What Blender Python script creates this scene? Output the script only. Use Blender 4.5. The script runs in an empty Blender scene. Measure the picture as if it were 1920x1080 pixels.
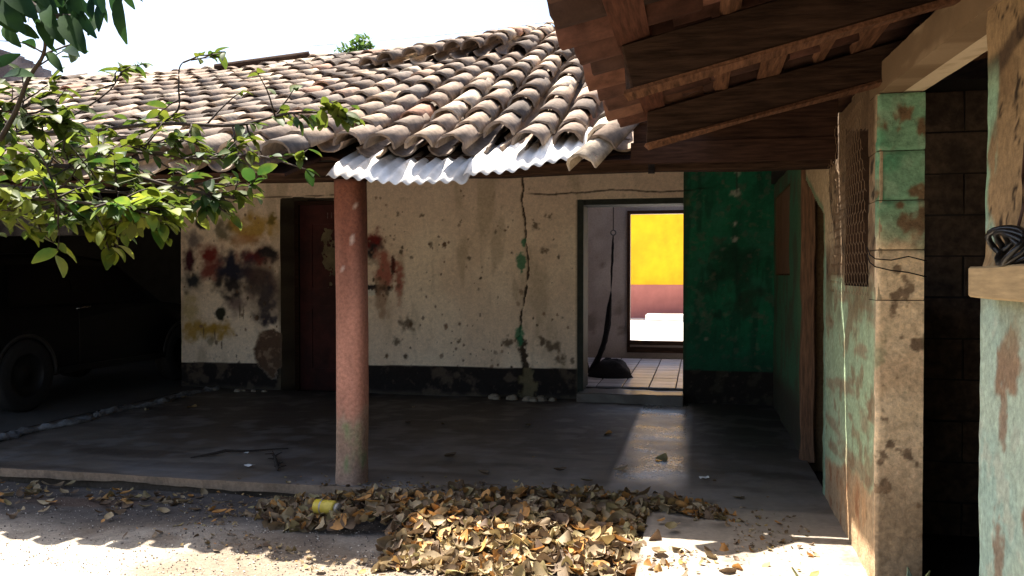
import bpy, bmesh, math, random
import numpy as np
from mathutils import Vector, Matrix, Quaternion

random.seed(7); RNG = np.random.default_rng(7)
R = math.radians
scene = bpy.context.scene
COL = scene.collection

# ------------------------------------------------------------------ camera, sky, sun, exposure
cam_d = bpy.data.cameras.new('camera'); cam = bpy.data.objects.new('camera', cam_d); COL.objects.link(cam)
CAM = Vector((0, 0, 1.4)); YAW, PITCH = R(12.34), R(-0.895)
cam.location = CAM; cam.rotation_euler = (R(90) + PITCH, 0, YAW)
cam_d.sensor_width = 36; cam_d.lens = 30.0; cam_d.clip_start = 0.05; cam_d.clip_end = 2000
scene.camera = cam
SUN = Vector((-0.36, 0.20, 1.0)).normalized()
elev = math.asin(SUN.z); az = math.atan2(SUN.x, SUN.y)
w = bpy.data.worlds.new('World'); scene.world = w; w.use_nodes = True
nt = w.node_tree; bg = nt.nodes['Background']
sky = nt.nodes.new('ShaderNodeTexSky'); sky.sky_type = 'NISHITA'; sky.sun_disc = False
sky.sun_elevation = elev; sky.sun_rotation = az; sky.dust_density = 3.5; sky.air_density = 1.0; sky.ozone_density = 1.0
nt.links.new(sky.outputs[0], bg.inputs[0]); bg.inputs[1].default_value = 0.08
sl = bpy.data.lights.new('sun', 'SUN'); sl.energy = 5.0; sl.angle = R(0.5); sl.color = (1, 0.94, 0.84)
so = bpy.data.objects.new('sun', sl); COL.objects.link(so)
so.rotation_euler = SUN.to_track_quat('Z', 'Y').to_euler(); so.location = (-5, 3, 12)
vs = scene.view_settings; vs.view_transform = 'Standard'; vs.look = 'None'; vs.gamma = 1; vs.use_curve_mapping = False
vs.exposure = 2.12
scene.cycles.max_bounces = 8; scene.cycles.diffuse_bounces = 5

# ------------------------------------------------------------------ helpers
FW = Vector((-math.sin(YAW) * math.cos(PITCH), math.cos(YAW) * math.cos(PITCH), math.sin(PITCH)))
RT = Vector((math.cos(YAW), math.sin(YAW), 0)); UP = RT.cross(FW)
def at_depth(x, y, d):                     # a point d metres deep, seen at pixel x, y of the 1920 wide photograph
    return CAM + (FW + RT * ((x - 960) / 1600) + UP * ((540 - y) / 1600)) * d

def tag(o, label=None, cat=None, group=None, kind=None):
    if label: o['label'] = label
    if cat: o['category'] = cat
    if group: o['group'] = group
    if kind: o['kind'] = kind
    return o
def link(o, parent=None):
    COL.objects.link(o)
    if parent: o.parent = parent
    return o
def empty(name, label, cat, loc=(0, 0, 0), rotz=0, group=None):
    o = bpy.data.objects.new(name, None); o.location = loc; o.rotation_euler = (0, 0, rotz); o.empty_display_size = .2
    COL.objects.link(o); return tag(o, label, cat, group)
def mesh_obj(name, verts, faces, mat, parent=None, smooth=True, col=None, extra=None):
    me = bpy.data.meshes.new(name)
    verts = [tuple(map(float, v)) for v in verts]
    if parent is not None:                 # geometry is given in world space; parts sit in their thing's space
        inv = Matrix.Translation(parent_loc(parent)).inverted()
        if parent_loc(parent).length > 1e-9: verts = [tuple(inv @ Vector(v)) for v in verts]
    me.from_pydata(verts, [], [list(map(int, f)) for f in faces]); me.update()
    if mat: me.materials.append(mat)
    if smooth is True: me.polygons.foreach_set('use_smooth', [True] * len(me.polygons))
    elif smooth is not False: me.polygons.foreach_set('use_smooth', [bool(b) for b in smooth])
    if col is not None: set_col(me, col)
    if extra is not None:
        a = me.attributes.new('Rough', 'FLOAT', 'POINT'); a.data.foreach_set('value', np.asarray(extra, np.float32).ravel())
    return link(bpy.data.objects.new(name, me), parent)
def parent_loc(p):
    v = Vector((0, 0, 0))
    while p is not None: v = v + Vector(p.location); p = p.parent
    return v
def set_col(me, col):
    c = np.ones((len(me.vertices), 4), np.float32); c[:, :3] = np.asarray(col, np.float32)
    a = me.color_attributes.new('Col', 'FLOAT_COLOR', 'POINT'); a.data.foreach_set('color', c.ravel())

# --- numpy value noise
def _h(ix, iy, s):
    n = (ix.astype(np.int64) * 374761393 + iy.astype(np.int64) * 668265263 + s * 974634777) & 0x7fffffff
    n = ((n ^ (n >> 13)) * 1274126177) & 0x7fffffff
    n = (n ^ (n >> 16)) & 0xffff
    return n / 65535.0
def vnoise(x, y, s=0):
    x = np.asarray(x, float); y = np.asarray(y, float)
    ix, iy = np.floor(x), np.floor(y); fx, fy = x - ix, y - iy
    fx = fx * fx * (3 - 2 * fx); fy = fy * fy * (3 - 2 * fy)
    a = _h(ix, iy, s); b = _h(ix + 1, iy, s); c = _h(ix, iy + 1, s); d = _h(ix + 1, iy + 1, s)
    return a + (b - a) * fx + (c - a) * fy + (a - b - c + d) * fx * fy
def fbm(x, y, f=1., o=4, s=0):
    t = 0; amp = .5; tot = 0; x = np.asarray(x, float); y = np.asarray(y, float)
    for k in range(o):
        ca, sa = math.cos(.6 + 1.1 * k), math.sin(.6 + 1.1 * k)              # each octave turned, so no lattice shows
        t = t + amp * vnoise((x * ca - y * sa) * f + 17.3 * k, (x * sa + y * ca) * f - 9.1 * k, s + k); tot += amp; amp *= .5; f *= 2.03
    return t / tot
def sst(a, b, x):
    t = np.clip((x - a) / (b - a), 0, 1); return t * t * (3 - 2 * t)
def blob(u, v, cx, cz, rx, rz, s=0, hard=.5, rag=.6):
    d = np.sqrt(((u - cx) / rx) ** 2 + ((v - cz) / rz) ** 2) + rag * (fbm(u, v, 1.6 / min(rx, rz), 4, s) - .5) * 2
    return sst(1.15, 1.15 - hard, d)
def lay(c, m, rgb):
    m = np.asarray(m)[..., None]; return c * (1 - m) + np.asarray(rgb) * m
def srgb(r, g, b):
    return np.array([((x / 255 + .055) / 1.055) ** 2.4 if x > 10 else x / 255 / 12.92 for x in (r, g, b)])

# --- materials
def new_mat(name):
    m = bpy.data.materials.new(name); m.use_nodes = True
    return m, m.node_tree, m.node_tree.nodes['Principled BSDF']
def N(nt, t, **k):
    n = nt.nodes.new(t)
    for a, v in k.items(): setattr(n, a, v)
    return n
def noise_node(nt, scale, detail=6, rough=.6, coord='Object'):
    tc = N(nt, 'ShaderNodeTexCoord'); n = N(nt, 'ShaderNodeTexNoise'); n.inputs['Scale'].default_value = scale
    n.inputs['Detail'].default_value = detail; n.inputs['Roughness'].default_value = rough
    nt.links.new(tc.outputs[coord], n.inputs['Vector']); return n
def ramp(nt, src, lo, hi, p0=.3, p1=.7):
    r = N(nt, 'ShaderNodeMapRange'); r.inputs[1].default_value = p0; r.inputs[2].default_value = p1
    r.inputs[3].default_value = lo; r.inputs[4].default_value = hi; nt.links.new(src, r.inputs[0]); return r.outputs[0]
def mul_col(nt, a, f):
    m = N(nt, 'ShaderNodeMix', data_type='RGBA', blend_type='MULTIPLY'); m.inputs[0].default_value = 1
    if hasattr(a, 'default_value') and not isinstance(a, (tuple, list)): nt.links.new(a, m.inputs[6])
    else: m.inputs[6].default_value = (*a, 1)
    nt.links.new(f, m.inputs[7]); return m.outputs[2]
def add_bump(nt, p, h, strength, dist):
    b = N(nt, 'ShaderNodeBump'); b.inputs['Strength'].default_value = strength; b.inputs['Distance'].default_value = dist
    nt.links.new(h, b.inputs['Height']); nt.links.new(b.outputs[0], p.inputs['Normal'])
def plain(name, rgb, rough=.8, var=.35, scale=14, bump=.4, dist=.004, metal=0., spec=.3, stretch=None, rgb2=None):
    m, t, p = new_mat(name)
    n = noise_node(t, scale)
    if stretch:
        mp = N(t, 'ShaderNodeMapping'); mp.inputs['Scale'].default_value = stretch
        t.links.new(n.inputs['Vector'].links[0].from_socket, mp.inputs[0]); t.links.new(mp.outputs[0], n.inputs['Vector'])
    if rgb2 is not None:
        mx = N(t, 'ShaderNodeMix', data_type='RGBA'); mx.inputs[6].default_value = (*rgb, 1); mx.inputs[7].default_value = (*rgb2, 1)
        n2 = noise_node(t, scale * .35, 5); t.links.new(ramp(t, n2.outputs[0], 0, 1, .42, .6), mx.inputs[0]); src = mx.outputs[2]
    else: src = rgb
    c = mul_col(t, src, ramp(t, n.outputs[0], 1 - var, 1 + var)); t.links.new(c, p.inputs['Base Color'])
    p.inputs['Roughness'].default_value = rough; p.inputs['Metallic'].default_value = metal; p.inputs['Specular IOR Level'].default_value = spec
    if bump: add_bump(t, p, n.outputs[0], bump, dist)
    return m
def attr_mat(name, rough=.9, var=.22, scale=60, bump=.5, dist=.004, use_rough=False, spec=.25):
    m, t, p = new_mat(name)
    a = N(t, 'ShaderNodeAttribute', attribute_name='Col'); n = noise_node(t, scale, 8, .68)
    t.links.new(mul_col(t, a.outputs['Color'], ramp(t, n.outputs[0], 1 - var, 1 + var)), p.inputs['Base Color'])
    p.inputs['Roughness'].default_value = rough; p.inputs['Specular IOR Level'].default_value = spec
    if use_rough:
        r = N(t, 'ShaderNodeAttribute', attribute_name='Rough'); ad = N(t, 'ShaderNodeMath', operation='ADD')
        t.links.new(r.outputs['Fac'], ad.inputs[0]); t.links.new(ramp(t, n.outputs[0], -.12, .12), ad.inputs[1]); t.links.new(ad.outputs[0], p.inputs['Roughness'])
    add_bump(t, p, n.outputs[0], bump, dist); return m
def tile_mat(name, from_attr):
    m, t, p = new_mat(name)
    if from_attr: src = N(t, 'ShaderNodeAttribute', attribute_name='Col').outputs['Fac']
    else: src = N(t, 'ShaderNodeObjectInfo').outputs['Random']
    cr = N(t, 'ShaderNodeValToRGB'); e = cr.color_ramp.elements
    cols = [(0, (.085, .068, .056)), (.25, (.185, .138, .106)), (.45, (.235, .175, .132)), (.62, (.15, .123, .104)), (.78, (.30, .22, .155)), (.9, (.46, .39, .30)), (1, (.28, .155, .105))]
    e[0].position, e[0].color = 0, (*cols[0][1], 1); e[1].position, e[1].color = 1, (*cols[-1][1], 1)
    for q, c in cols[1:-1]:
        k = e.new(q); k.color = (*c, 1)
    t.links.new(src, cr.inputs[0])
    n = noise_node(t, 22, 7, .7); n2 = noise_node(t, 5, 5, .6, 'Generated' if False else 'Object')
    tc = N(t, 'ShaderNodeNewGeometry')
    if True:                               # stains differ from tile to tile: noise over world position
        t.links.new(tc.outputs['Position'], n2.inputs['Vector']); t.links.new(tc.outputs['Position'], n.inputs['Vector'])
    c = mul_col(t, cr.outputs[0], ramp(t, n.outputs[0], .62, 1.38))
    mx = N(t, 'ShaderNodeMix', data_type='RGBA'); t.links.new(c, mx.inputs[6]); mx.inputs[7].default_value = (.07, .06, .055, 1)
    t.links.new(ramp(t, n2.outputs[0], 0, .75, .5, .68), mx.inputs[0])
    t.links.new(mx.outputs[2], p.inputs['Base Color']); p.inputs['Roughness'].default_value = .92; p.inputs['Specular IOR Level'].default_value = .15
    add_bump(t, p, n.outputs[0], .6, .006); return m
def leaf_mat(name, c1, c2, trans=.45, rough=.35, spec=.3):
    m, t, p = new_mat(name); out = t.nodes['Material Output']
    oi = N(t, 'ShaderNodeAttribute', attribute_name='Col')
    mx = N(t, 'ShaderNodeMix', data_type='RGBA'); mx.inputs[6].default_value = (*c1, 1); mx.inputs[7].default_value = (*c2, 1)
    geo = N(t, 'ShaderNodeNewGeometry'); n = noise_node(t, 9, 3, .5); t.links.new(geo.outputs['Position'], n.inputs['Vector'])
    t.links.new(ramp(t, n.outputs[0], 0, 1, .35, .65), mx.inputs[0])
    t.links.new(mx.outputs[2], p.inputs['Base Color']); p.inputs['Roughness'].default_value = rough; p.inputs['Specular IOR Level'].default_value = spec
    tr = N(t, 'ShaderNodeBsdfTranslucent'); t.links.new(mx.outputs[2], tr.inputs[0])
    ms = N(t, 'ShaderNodeMixShader'); ms.inputs[0].default_value = trans
    t.links.new(p.outputs[0], ms.inputs[1]); t.links.new(tr.outputs[0], ms.inputs[2]); t.links.new(ms.outputs[0], out.inputs[0]); return m

M = {}
M['plaster'] = attr_mat('limewashed plaster', .92, .16, 55, .6, .005)
def speckle(m, scale, lo, hi, rgb, amt):
    t = m.node_tree; p = t.nodes['Principled BSDF']; src = p.inputs['Base Color'].links[0].from_socket; n = noise_node(t, scale, 4, .6)
    x = N(t, 'ShaderNodeMix', data_type='RGBA'); t.links.new(ramp(t, n.outputs[0], 0, amt, lo, hi), x.inputs[0]); t.links.new(src, x.inputs[6]); x.inputs[7].default_value = (*rgb, 1); t.links.new(x.outputs[2], p.inputs['Base Color'])
speckle(M['plaster'], 26, .69, .77, (.10, .07, .045), .75); speckle(M['plaster'], 9, .60, .75, (.20, .15, .10), .4)
M['cream'] = attr_mat('smooth cream plaster', .92, .07, 90, .15, .002)
M['mud'] = attr_mat('flaking painted earth plaster', .93, .3, 45, .8, .008)
M['slab'] = attr_mat('worn porch cement', .6, .3, 38, .2, .004, True, .5); speckle(M['slab'], 55, .66, .72, (.22, .20, .17), .7); speckle(M['slab'], 3.2, .55, .7, (.045, .036, .028), .55)
M['dirt'] = attr_mat('courtyard dirt', .97, .3, 70, .9, .012)
M['wood_dark'] = plain('old dark timber', (.034, .017, .011), .9, .5, 6, .6, .004, spec=.08, stretch=(1, 12, 12))
M['wood_dark_x'] = plain('old dark timber along', (.035, .020, .0135), .9, .6, 6, .9, .006, spec=.06, stretch=(1, 9, 9))
M['wood_brown'] = plain('brown sawn timber', (.105, .050, .028), .9, .6, 6, .8, .006, spec=.1, stretch=(12, 1, 12))
M['wood_red'] = plain('reddish timber', (.075, .030, .019), .85, .5, 6, .6, .004, spec=.1, stretch=(12, 1, 12))
M['wood_post'] = plain('bare timber post', (.15, .078, .042), .8, .5, 7, .5, .004, stretch=(10, 10, 1))
M['board'] = plain('pale dusty board', (.42, .30, .16), .8, .25, 8, .3, .003, stretch=(10, 1, 10))
M['tile'] = tile_mat('weathered clay tile', False); M['tile_many'] = tile_mat('weathered clay tiles', True)
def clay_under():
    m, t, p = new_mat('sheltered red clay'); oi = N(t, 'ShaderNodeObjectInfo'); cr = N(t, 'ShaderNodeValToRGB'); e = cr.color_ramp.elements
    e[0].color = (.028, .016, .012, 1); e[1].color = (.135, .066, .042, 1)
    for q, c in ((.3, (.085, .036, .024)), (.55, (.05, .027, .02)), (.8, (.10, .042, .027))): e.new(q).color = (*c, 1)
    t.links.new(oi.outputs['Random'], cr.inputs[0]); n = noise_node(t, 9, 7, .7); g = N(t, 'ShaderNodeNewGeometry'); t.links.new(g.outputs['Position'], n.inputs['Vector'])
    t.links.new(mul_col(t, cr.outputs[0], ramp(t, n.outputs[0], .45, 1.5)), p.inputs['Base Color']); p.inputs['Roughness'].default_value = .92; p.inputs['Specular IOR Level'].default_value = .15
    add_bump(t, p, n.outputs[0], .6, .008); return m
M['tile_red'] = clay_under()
M['zinc'] = plain('bleached zinc sheet', (.66, .65, .63), .6, .2, 9, .2, .002, .1, rgb2=(.50, .46, .41))
M['door'] = plain('maroon painted door', (.05, .011, .009), .6, .35, 9, .2, .002, spec=.15, rgb2=(.03, .008, .007))
M['grey_frame'] = plain('dirty grey plaster', (.20, .165, .12), .9, .5, 10, .5, .005, rgb2=(.07, .05, .035))
M['green_frame'] = plain('dark green frame paint', (.020, .026, .020), .7, .4, 12, .3, .002)
M['room'] = plain('grey limewash', (.37, .325, .295), .9, .2, 5, .3, .003, rgb2=(.30, .26, .235))
M['dim'] = plain('shade-dark plaster', (.03, .026, .022), .95, .3, 5, .3, .004)  # near-black colour stands in for shade on unlit walls and interiors
M['block'] = plain('bare concrete block', (.10, .068, .046), .95, .4, 22, .7, .006, rgb2=(.055, .038, .027))
M['floor_tile'] = plain('worn floor tile', (.40, .37, .39), .3, .3, 7, .15, .002, spec=.5)
def per_object(m, lo, hi):
    t = m.node_tree; p = t.nodes['Principled BSDF']; src = p.inputs['Base Color'].links[0].from_socket; oi = N(t, 'ShaderNodeObjectInfo'); c = mul_col(t, src, ramp(t, oi.outputs['Random'], lo, hi, 0, 1)); t.links.new(c, p.inputs['Base Color'])
    for n in t.nodes:
        if n.bl_idname == 'ShaderNodeBsdfTranslucent': t.links.new(c, n.inputs[0])
per_object(M['floor_tile'], .7, 1.25)
M['yellow'] = plain('yellow wall paint', (.86, .47, .012), .85, .10, 3, .3, .004, rgb2=(.74, .385, .012))
M['pink'] = plain('old rose wall paint', (.42, .15, .12), .85, .12, 3, .1, .002)
M['pale'] = plain('pale street concrete', (.62, .59, .54), .9, .12, 3, .2, .003)
M['black_cloth'] = plain('black cloth', (.012, .010, .012), .95, .3, 40, .6, .004)
M['rope'] = plain('dark rope', (.03, .025, .02), .9, .3, 60, .4, .002)
M['wire'] = plain('rusty wire', (.34, .23, .14), .6, .3, 60, .1, .001, .4)
M['white'] = plain('white paper', (.75, .74, .7), .8, .08, 20, .1, .001)
M['twig'] = plain('dry bark', (.035, .026, .02), .9, .4, 40, .6, .003)
M['can_yellow'] = plain('yellow plastic', (.50, .36, .02), .4, .25, 14, .1, .002, rgb2=(.42, .34, .06))
M['can_rim'] = plain('grey tin rim', (.30, .28, .25), .5, .2, 20, .1, .001, .6)
M['car'] = plain('black car paint', (.003, .0032, .004), .5, .1, 4, .02, .001, spec=.15)
M['glass'] = plain('dark car glass', (.003, .003, .0035), .4, .1, 3, 0, .001, spec=.06)
M['tyre'] = plain('tyre rubber', (.016, .015, .014), .85, .3, 30, .4, .004)
M['rim'] = plain('dull wheel rim', (.025, .025, .025), .45, .2, 12, .1, .001, .7)
M['chrome'] = plain('worn chrome', (.2, .2, .2), .25, .1, 12, .05, .001, 1.)
M['leaf'] = leaf_mat('citrus leaf', (.034, .085, .014), (.16, .185, .02), .5, .55)
M['leaf_big'] = leaf_mat('broad dark leaf', (.007, .024, .014), (.028, .065, .014), .3, .8, .06)
M['leaf_far'] = leaf_mat('far foliage', (.05, .11, .02), (.10, .16, .035), .4, .6)
per_object(M['leaf'], .55, 1.7)
M['bark'] = plain('grey bark', (.045, .032, .024), .9, .4, 18, .7, .006)
M['succulent'] = plain('blue green blade', (.17, .23, .20), .5, .2, 12, .1, .001, rgb2=(.30, .31, .10))
M['cable'] = plain('black cable sheath', (.01, .01, .011), .35, .1, 30, .05, .001, spec=.5)
M['stone'] = plain('broken stone', (.30, .25, .19), .95, .35, 20, .6, .006)
M['gravel'] = attr_mat('gravel', .95, .2, 60, .4, .003)
M['mound'] = plain('matted leaf mould', (.09, .06, .035), .95, .5, 30, 1., .02)
def dry_mat(name, from_attr):
    m, t, p = new_mat(name); out = t.nodes['Material Output']
    src = N(t, 'ShaderNodeAttribute', attribute_name='Col').outputs['Fac'] if from_attr else N(t, 'ShaderNodeObjectInfo').outputs['Random']
    cr = N(t, 'ShaderNodeValToRGB'); e = cr.color_ramp.elements
    e[0].color = (.11, .066, .038, 1); e[1].color = (.46, .22, .06, 1)
    for q, c in ((.2, (.16, .105, .058)), (.4, (.42, .32, .18)), (.6, (.11, .066, .036)), (.78, (.31, .25, .11)), (.9, (.45, .22, .06))):
        e.new(q).color = (*c, 1)
    t.links.new(src, cr.inputs[0]); n = noise_node(t, 30, 4)
    c = mul_col(t, cr.outputs[0], ramp(t, n.outputs[0], .75, 1.25)); t.links.new(c, p.inputs['Base Color']); p.inputs['Roughness'].default_value = .7
    tr = N(t, 'ShaderNodeBsdfTranslucent'); t.links.new(c, tr.inputs[0]); ms = N(t, 'ShaderNodeMixShader'); ms.inputs[0].default_value = .2
    t.links.new(p.outputs[0], ms.inputs[1]); t.links.new(tr.outputs[0], ms.inputs[2]); t.links.new(ms.outputs[0], out.inputs[0])
    return m
M['dry'] = dry_mat('dry leaf', False); M['dry_many'] = dry_mat('dry leaves', True)

# --- geometry builders
class MB:
    def __init__(s): s.v = []; s.f = []; s.c = []
    def add(s, v, f, c=None):
        b = len(s.v); s.v += [tuple(x) for x in v]; s.f += [[i + b for i in q] for q in f]
        if c is not None: s.c += [c] * len(v)
        return s
    def box(s, lo, hi, rot=None, at=None, jit=0):
        x0, y0, z0 = lo; x1, y1, z1 = hi
        v = [Vector(p) for p in ((x0, y0, z0), (x1, y0, z0), (x1, y1, z0), (x0, y1, z0), (x0, y0, z1), (x1, y0, z1), (x1, y1, z1), (x0, y1, z1))]
        if jit: v = [p + Vector([random.uniform(-jit, jit) for _ in range(3)]) for p in v]
        if rot is not None: v = [rot @ p for p in v]
        if at is not None: v = [p + Vector(at) for p in v]
        return s.add(v, [(0, 3, 2, 1), (4, 5, 6, 7), (0, 1, 5, 4), (1, 2, 6, 5), (2, 3, 7, 6), (3, 0, 4, 7)])
    def tube(s, pts, rad, n=6, cap=True, squash=1.):
        pts = [Vector(p) for p in pts]; k = len(pts); rad = [rad] * k if isinstance(rad, (int, float)) else rad
        rings = []; up = Vector((0, 0, 1))
        for i in range(k):
            d = (pts[min(i + 1, k - 1)] - pts[max(i - 1, 0)]).normalized()
            a = d.cross(up)
            if a.length < .05: a = d.cross(Vector((1, 0, 0)))
            a.normalize(); b = d.cross(a).normalized()
            rings.append([pts[i] + (a * math.cos(2 * math.pi * j / n) + b * math.sin(2 * math.pi * j / n) * squash) * rad[i] for j in range(n)])
        v = [p for r in rings for p in r]
        f = [(i * n + j, i * n + (j + 1) % n, (i + 1) * n + (j + 1) % n, (i + 1) * n + j) for i in range(k - 1) for j in range(n)]
        if cap: f += [tuple(range(n - 1, -1, -1)), tuple(range((k - 1) * n, k * n))]
        return s.add(v, f)
    def lathe(s, prof, n=24, axis='Z', at=(0, 0, 0)):
        v = []; k = len(prof)
        for r, h in prof:
            for j in range(n):
                a = 2 * math.pi * j / n; c, q = r * math.cos(a), r * math.sin(a)
                p = {'Z': (c, q, h), 'X': (h, c, q), 'Y': (c, h, q)}[axis]
                v.append((p[0] + at[0], p[1] + at[1], p[2] + at[2]))
        f = [(i * n + j, i * n + (j + 1) % n, (i + 1) * n + (j + 1) % n, (i + 1) * n + j) for i in range(k - 1) for j in range(n)]
        return s.add(v, f)
    def build(s, name, mat, parent=None, smooth=False):
        return mesh_obj(name, s.v, s.f, mat, parent, smooth, s.c if s.c else None)
def box(name, lo, hi, mat, parent=None, jit=0, bevel=0):
    o = MB().box(lo, hi, jit=jit).build(name, mat, parent)
    if bevel:
        b = o.modifiers.new('bevel', 'BEVEL'); b.width = bevel; b.segments = 2
    return o
def wonky_box(name, lo, hi, mat, parent=None, amp=.006, seg=10, seed=0):
    """a long timber or block with uneven faces"""
    lo = np.array(lo, float); hi = np.array(hi, float); L = hi - lo; ax = int(np.argmax(L)); o1, o2 = [i for i in range(3) if i != ax]
    v = []; f = []; rng = np.random.default_rng(seed + 100)
    for i in range(seg + 1):
        t = i / seg
        for (a, b) in ((0, 0), (1, 0), (1, 1), (0, 1)):
            p = np.zeros(3); p[ax] = lo[ax] + L[ax] * t; p[o1] = lo[o1] + L[o1] * a; p[o2] = lo[o2] + L[o2] * b
            p[o1] += rng.normal() * amp; p[o2] += rng.normal() * amp; v.append(p)
    for i in range(seg):
        for j in range(4): f.append((i * 4 + j, i * 4 + (j + 1) % 4, (i + 1) * 4 + (j + 1) % 4, (i + 1) * 4 + j))
    f += [(3, 2, 1, 0), tuple(seg * 4 + j for j in range(4))]
    o = mesh_obj(name, v, f, mat, parent, False)
    b = o.modifiers.new('bevel', 'BEVEL'); b.width = min(L[o1], L[o2]) * .08; b.segments = 1
    return o
def panel(name, P0, U, V, Nn, ulen, vlen, step, keep, disp, colf, thick, mat, parent=None, edge=None, rough=None, us=None, vs_=None):
    """a wall or floor face as a fine grid: own relief, own stains, real openings and a real thickness"""
    P0, U, V, Nn = (np.array(a, float) for a in (P0, U, V, Nn))
    us = np.linspace(0, ulen, max(2, int(round(ulen / step)) + 1)) if us is None else us
    vv = np.linspace(0, vlen, max(2, int(round(vlen / step)) + 1)) if vs_ is None else vs_
    uu, vg = np.meshgrid(us, vv, indexing='ij'); nu, nv = uu.shape
    P = P0 + uu[..., None] * U + vg[..., None] * V
    uc = (uu[:-1, :-1] + uu[1:, 1:]) / 2; vc = (vg[:-1, :-1] + vg[1:, 1:]) / 2
    k = np.ones(uc.shape, bool) if keep is None else keep(uc, vc)
    d = disp(uu, vg) if disp else np.zeros_like(uu)
    c = colf(uu, vg); Pf = P + d[..., None] * Nn
    verts = [Pf.reshape(-1, 3)]; cols = [c.reshape(-1, 3)]; ro = [rough(uu, vg).ravel()] if rough else None
    idx = np.arange(nu * nv).reshape(nu, nv)
    flip = np.dot(np.cross(U, V), Nn) < 0
    ii, jj = np.nonzero(k)
    q = np.stack([idx[ii, jj], idx[ii + 1, jj], idx[ii + 1, jj + 1], idx[ii, jj + 1]], 1)
    if flip: q = q[:, ::-1]
    faces = q.tolist(); sm = [True] * len(faces)
    if thick:
        kp = np.pad(k, 1); base = nu * nv; ev = []; ec = []; er = []
        for (di, dj, a, b) in ((-1, 0, (0, 1), (0, 0)), (1, 0, (1, 0), (1, 1)), (0, -1, (0, 0), (1, 0)), (0, 1, (1, 1), (0, 1))):
            nb = kp[1 + di:kp.shape[0] - 1 + di, 1 + dj:kp.shape[1] - 1 + dj]
            e = k & ~nb
            for i, j in zip(*np.nonzero(e)):
                pa = (i + a[0], j + a[1]); pb = (i + b[0], j + b[1]); n0 = base + len(ev)
                ev += [Pf[pa], Pf[pb], P[pb] - thick * Nn, P[pa] - thick * Nn]
                if edge is not None:
                    cc = np.array(edge) if not callable(edge) else edge(P[pa]); ec += [cc] * 4
                else: ec += [c[pa], c[pb], c[pb], c[pa]]
                if ro: er += [.85] * 4
                faces.append([n0, n0 + 3, n0 + 2, n0 + 1] if not flip else [n0, n0 + 1, n0 + 2, n0 + 3]); sm.append(False)
        if ev:
            verts.append(np.array(ev)); cols.append(np.array(ec))
            if ro: ro.append(np.array(er))
    v = np.concatenate(verts); cl = np.concatenate(cols)
    used = np.zeros(len(v), bool); fa = np.array(faces); used[fa.ravel()] = True; remap = np.cumsum(used) - 1
    return mesh_obj(name, v[used], remap[fa], mat, parent, sm, cl[used], np.concatenate(ro)[used] if ro else None)

# ================================================================== ground and floors
def ground_sheet():
    def axis(lo, hi, step, far):
        core = np.arange(lo, hi + 1e-6, step); g = []; d = step
        x = 0
        while x < far: d *= 1.35; x += d; g.append(x)
        g = np.array(g); return np.concatenate([lo - g[::-1], core, hi + g])
    xs = axis(-6.2, -.2, .03, 900); ys = axis(2.9, 5.5, .03, 900)
    def disp(u, v):
        near = sst(40, 4, np.hypot(u + 2, v - 4))
        return near * ((fbm(u, v, 1.3, 4, 3) - .5) * .05 + (fbm(u, v, 14, 3, 5) - .5) * .018) - .03 * sst(5.15, 5.3, v) * near
    def colf(u, v):
        n = fbm(u, v, 1.7, 5, 11); n2 = fbm(u, v, 26, 3, 13)
        c = lay(np.zeros(u.shape + (3,)) + np.array([.19, .15, .11]), sst(.4, .65, n), (.34, .295, .235))
        dk = sst(4.15, 4.7, v + .5 * (fbm(u, v, 2.2, 4, 21) - .5))          # eave shade painted into the colour, grey and gravelly by the slab
        c = lay(c, .9 * dk, (.075, .064, .058)); c = c * (.75 + .5 * n2)[..., None]; c = lay(c, .75 * sst(2.6, 1.2, v) * sst(.35, .6, fbm(u, v, .25, 4, 14)), (.10, .085, .05))      # unseen yard behind the viewer, darkened to cut bounce light
        return lay(c, .5 * blob(u, v, -3.9, 4.85, .5, .12, 4), (.13, .07, .04))
    o = panel('ground', (0, 0, -.085), (1, 0, 0), (0, 1, 0), (0, 0, 1), 1, 1, 1, None, disp, colf, 0, M['dirt'], us=xs, vs_=ys)
    tag(o, kind='structure')
ground_sheet()

def porch_col(x, y):
    n = fbm(x, y, 1.1, 5, 31); c = np.zeros(x.shape + (3,)) + np.array([.135, .108, .082])
    c = lay(c, sst(.42, .62, n), (.185, .155, .125))
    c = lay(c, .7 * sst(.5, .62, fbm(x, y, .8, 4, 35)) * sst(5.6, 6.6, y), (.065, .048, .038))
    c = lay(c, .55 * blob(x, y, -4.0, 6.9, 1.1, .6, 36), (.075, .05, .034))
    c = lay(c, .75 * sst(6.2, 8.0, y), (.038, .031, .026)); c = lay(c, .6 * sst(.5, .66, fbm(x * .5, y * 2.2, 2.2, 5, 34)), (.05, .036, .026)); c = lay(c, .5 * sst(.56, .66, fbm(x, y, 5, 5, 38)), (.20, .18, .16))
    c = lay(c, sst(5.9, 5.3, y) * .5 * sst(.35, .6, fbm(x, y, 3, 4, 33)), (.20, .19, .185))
    refl_strip = sst(-.60, -.57, x) * sst(-.06, -.09, x) * sst(5.2, 5.8, y); c = lay(c, .75 * refl_strip * sst(.3, .6, fbm(x, y, 4, 4, 39)), (.25, .225, .20))  # doorway reflection painted into the floor as a lighter strip
    g = np.exp(-((x + .60 - .012 * np.sin(y * 3)) / .012) ** 2) * sst(5.6, 6.2, y); c = lay(c, g, (.02, .02, .02))
    return c * (.8 + .4 * fbm(x, y, 22, 3, 37))[..., None]
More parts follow.
